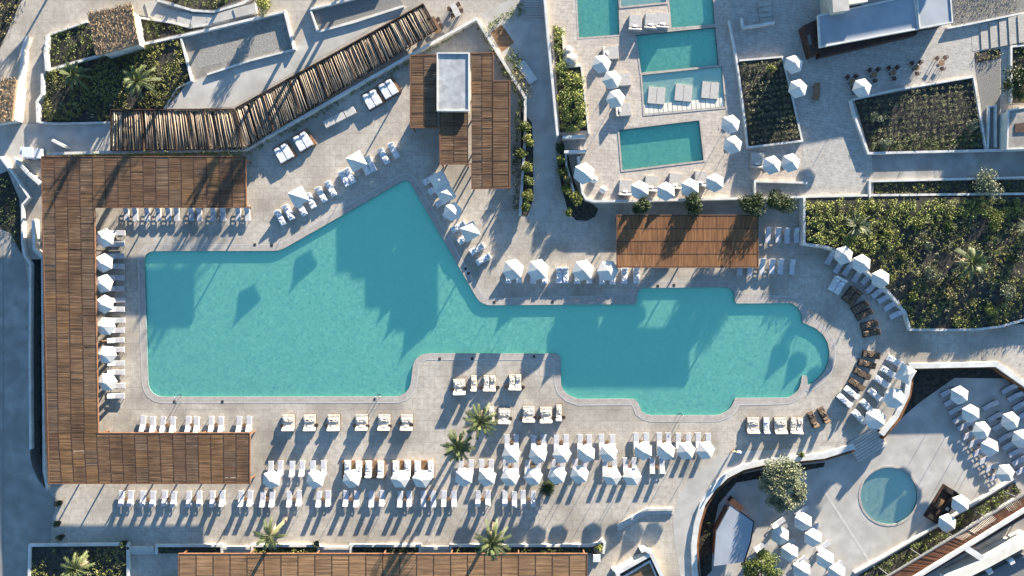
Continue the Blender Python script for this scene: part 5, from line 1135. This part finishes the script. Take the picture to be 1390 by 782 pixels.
for x, y, l in pt:
    t = put('planter_pot', 'potted_plant', 'dark pot with a small round shrub %s' % l, 'potted plant', x, y, (0, 1), 0, .6, 'dark planter pots')
    mb = MB(); blob(mb, (0, 0, .85), (.5, .5, .42), 240, .1); mb.build('foliage', M['leafdark'], t)
gs = [(1245,300,1.2,.8,'leafbright','yellow-green'),(1290,306,1.0,.7,'leaf','mid green'),(1352,300,1.5,.9,'leafbright','large yellow-green'),(1225,345,1.0,.6,'sedge','olive green'),(1262,372,1.1,.8,'leafolive','grey'),(1240,402,.9,.7,'leafbright','small bright'),(1290,398,1.0,.6,'leafdry','straw coloured'),(1365,395,1.4,.8,'leafolive','wide grey'),(1380,350,1.1,.9,'leafdark','dark'),(1345,420,1.0,.7,'leafbright','low bright'),(1262,335,.8,.5,'leafolive','small grey'),(1300,436,.9,.6,'leafbright','bright lower'),(1205,318,1.0,.6,'leafbright','bright upper')]
for x, y, r_, h_, mm, cl in gs:
    shrub('shrub', '%s shrub in the hillside garden %s' % (cl, 'near its lower wall' if y > 390 else 'in its upper half' if y < 330 else 'beside the middle palm'), x, y, zgard(y), r_, h_, mm, .12, 330, group='shrubs in the hillside garden')
# trees with trunk, limbs and clumped crowns
def tree(name, label, px, py, z, r, h, m, n=3200, s=.14, rx=1.0, ry=1.0, clumps=34, group=None, zv=.7):
    p = G(px, py, z + h * zv); t = thing(name, label, 'tree', (p.x, p.y, z), 0, group)
    tk = MB(); cr = MB(); tk.tube([(0, 0, 0), (.1, .05, h * .25), (.05, .1, h * .5)], [.22, .16, .12], 8)
    for k in range(clumps):
        a = random.uniform(0, 6.28); d = math.sqrt(random.random()) * .82; zz = h * (.52 + .42 * (1 - d * d) * random.uniform(.5, 1))
        c = (math.cos(a) * d * r * rx, math.sin(a) * d * r * ry, zz); q = r * random.uniform(.2, .34)
        blob(cr, c, (q, q, q * .75), n // clumps, s, .3)
        if k % 3 == 0: tk.tube([(.05, .1, h * .4), (c[0] * .5, c[1] * .5, (zz + h * .4) / 2), c], [.09, .05, .015], 5)
    tk.build('trunk', M['bark'], t); cr.build('crown', M[m], t); return t
tree('olive_tree', 'large grey-green olive tree beside the bar in the lower court', 1064, 658, LC, 3.4, 5.4, 'leafolive', 12000, .15, .95, 1.22, 60)
tree('broadleaf_tree', 'round dark green tree at the bottom edge beside the bar', 1038, 776, LC, 3.0, 4.6, 'leaf', 9000, .14)
tree('broadleaf_tree', 'spiky dark green tree at the right edge by the broad stairs', 1383, 112, UT, 2.3, 3.4, 'leafdark', 1900, .18)
# palms
def frond(mb, base, az, el, L, droop, lw=.42, nl=26):
    d = Vector((math.cos(az), math.sin(az), 0)); pts = []
    for i in range(8):
        q = i / 7; pts.append(Vector(base) + d * (L * q * math.cos(el) * (1 - .12 * q)) + Vector((0, 0, L * (q * math.sin(el) - droop * q * q))))
    side = Vector((-d.y, d.x, 0))
    for i in range(nl):
        q = .12 + .88 * (i + .5) / nl; f = q * 7; k = min(6, int(f)); p = pts[k].lerp(pts[k + 1], f - k); t = (pts[k + 1] - pts[k]).normalized()
        ll = lw * (1 - .75 * abs(q - .4) ** 1.3) * random.uniform(.8, 1.15)
        for sg in (-1, 1):
            e = (side * sg * .8 + t * .75 + Vector((0, 0, .1 - .25 * random.random()))).normalized() * ll; w = t * .035
            mb.add([p - w, p + w, p + e * .6 + w * .8, p + e, p + e * .6 - w * .8], [(0, 1, 2, 3, 4)])
    mb.tube(pts, [.035 * (1 - .8 * i / 7) + .005 for i in range(8)], 4, cap=False)
def palm(label, px, py, z, h, L=2.5, nf=30, skirt=True, group='palm trees', lean=(0, 0), lw=.42):
    p = G(px, py, z + h); t = thing('palm_tree', label, 'palm', (p.x, p.y, z), 0, group)
    tk = MB(); n = 10; tk.tube([(lean[0] * (i / n) ** 2, lean[1] * (i / n) ** 2, h * i / n) for i in range(n + 1)], [.26 - .07 * i / n + (.02 if i % 2 else 0) for i in range(n + 1)], 9)
    tk.build('trunk', M['bark'], t)
    c = (lean[0], lean[1], h); mb = MB()
    for i in range(nf):
        q = i / nf; el = R(78) - R(100) * q ** .9 + random.uniform(-.12, .12)
        frond(mb, c, i * 2.39996 + random.uniform(-.25, .25), el, L * random.uniform(.85, 1.1), .28 + .12 * random.random(), lw)
    mb.build('fronds', M['palm'], t)
    if skirt:
        mb = MB()
        for i in range(46):
            a = random.uniform(0, 6.28); zz = h - random.uniform(.2, 1.7); l = random.uniform(.6, 1.3); d = Vector((math.cos(a), math.sin(a), 0)); s = Vector((-d.y, d.x, 0)) * .07
            p0 = Vector((lean[0], lean[1], zz)) + d * .15; mb.add([p0 - s, p0 + s, p0 + d * l * .35 + s * .7 + Vector((0, 0, -l * .7)), p0 + d * l * .45 - s * .3 + Vector((0, 0, -l))], [(0, 1, 2, 3)])
        mb.build('dead_fronds', M['dead'], t)
    return t
palm('palm tree with dark drooping fronds beside the lower promontory daybeds', 652, 572, 0, 7.0, 2.7, 32)
palm('palm tree left of and below the promontory palm, over the boardwalk', 621, 606, 0, 6.6, 2.5, 30)
palm('small sparse palm with a pale frayed trunk in the planter before the bottom pergola', 366, 728, 0, 6.4, 2.4, 20)
palm('large palm with pale frond tips over the right part of the bottom pergola', 668, 736, 0, 7.4, 2.7, 34)
palm('palm tree standing in the middle of the hillside garden', 1320, 356, .95, 3.6, 2.6, 30)
palm('low palm in the corner garden by the road', 102, 772, .15, 2.6, 2.4, 26)
palm('low palm at the left of the upper left garden', 100, 101, .1, 1.6, 2.2, 20, False)
palm('wide low palm at the right of the upper left garden', 188, 110, .1, 2.0, 2.8, 30, False)
for (x, y, l, L, m_) in ((1161, 307, 'silver spiky yucca near the top of the hillside garden', 2.3, 'leafolive'), (1393, 312, 'spiky yucca cut by the right edge of the hillside garden', 2.2, 'leafolive')):
    p = G(x, y, UT + .4); t = thing('yucca', l, 'yucca', (p.x, p.y, zgard(y))); mb = MB(); spiky(mb, (0, 0, .35), 85, L, .075, .15, 1.15); mb.build('leaves', M[m_], t); mb = MB(); mb.lathe([(.2, 0), (.16, .4)], n=8); mb.build('stem', M['bark'], t)
# unseen palms and trees uphill, added for the long shadows they cast over the walks
off = [(452,-62,7.5),(478,-95,8),(420,-58,7),(300,-85,7.5),(225,-70,7)]
for i, (x, y, h) in enumerate(off):
    palm('unseen palm added for shade beyond the top edge, %s of five' % nth(i, 5), x, y, 0, h, 2.5, 24, group='added palms beyond the top edge')
for i, (x, y, r, h, z) in enumerate(((20,-70,3.5,6,0),(75,-95,3,6,0),(1450,10,2.2,4.2,UT),(1480,120,2.6,4.5,UT))):
    tree('broadleaf_tree', 'unseen tree added for shade outside the picture, %s of four' % nth(i, 4), x, y, z, r, h, 'leaf', 1500, .22, clumps=22, group='added trees beyond the picture')

# ================================================================== LIGHT, SKY, CAMERA
w = bpy.data.worlds.new('World'); S.world = w; w.use_nodes = True
nt = w.node_tree; bg = nt.nodes['Background']
sky = nt.nodes.new('ShaderNodeTexSky'); sky.sky_type = 'NISHITA'; sky.sun_disc = False
sky.sun_elevation = R(ELEV); sky.sun_rotation = R(AZ); sky.altitude = 50; sky.dust_density = .2; sky.ozone_density = 3.4; sky.air_density = 1.0
nt.links.new(sky.outputs['Color'], bg.inputs['Color']); bg.inputs['Strength'].default_value = SKY
sl = bpy.data.lights.new('Sun', 'SUN'); sl.energy = SUN; sl.angle = R(.5); sl.color = (1.0, .90, .755)
so = bpy.data.objects.new('Sun', sl); COL.objects.link(so); so.rotation_euler = (R(90 - ELEV), 0, R(180 - AZ)); so.location = (30, 55, 40)
cd = bpy.data.cameras.new('Camera'); cd.sensor_width = 36; cd.lens = 36 * H / 139; cd.clip_start = 1; cd.clip_end = 6000
co = bpy.data.objects.new('Camera', cd); COL.objects.link(co); co.location = (0, 0, H); S.camera = co
vs = S.view_settings; vs.view_transform = 'Standard'; vs.look = 'None'; vs.gamma = 1; vs.use_curve_mapping = False; vs.exposure = EXPO
S.cycles.max_bounces = 6; S.cycles.transparent_max_bounces = 8
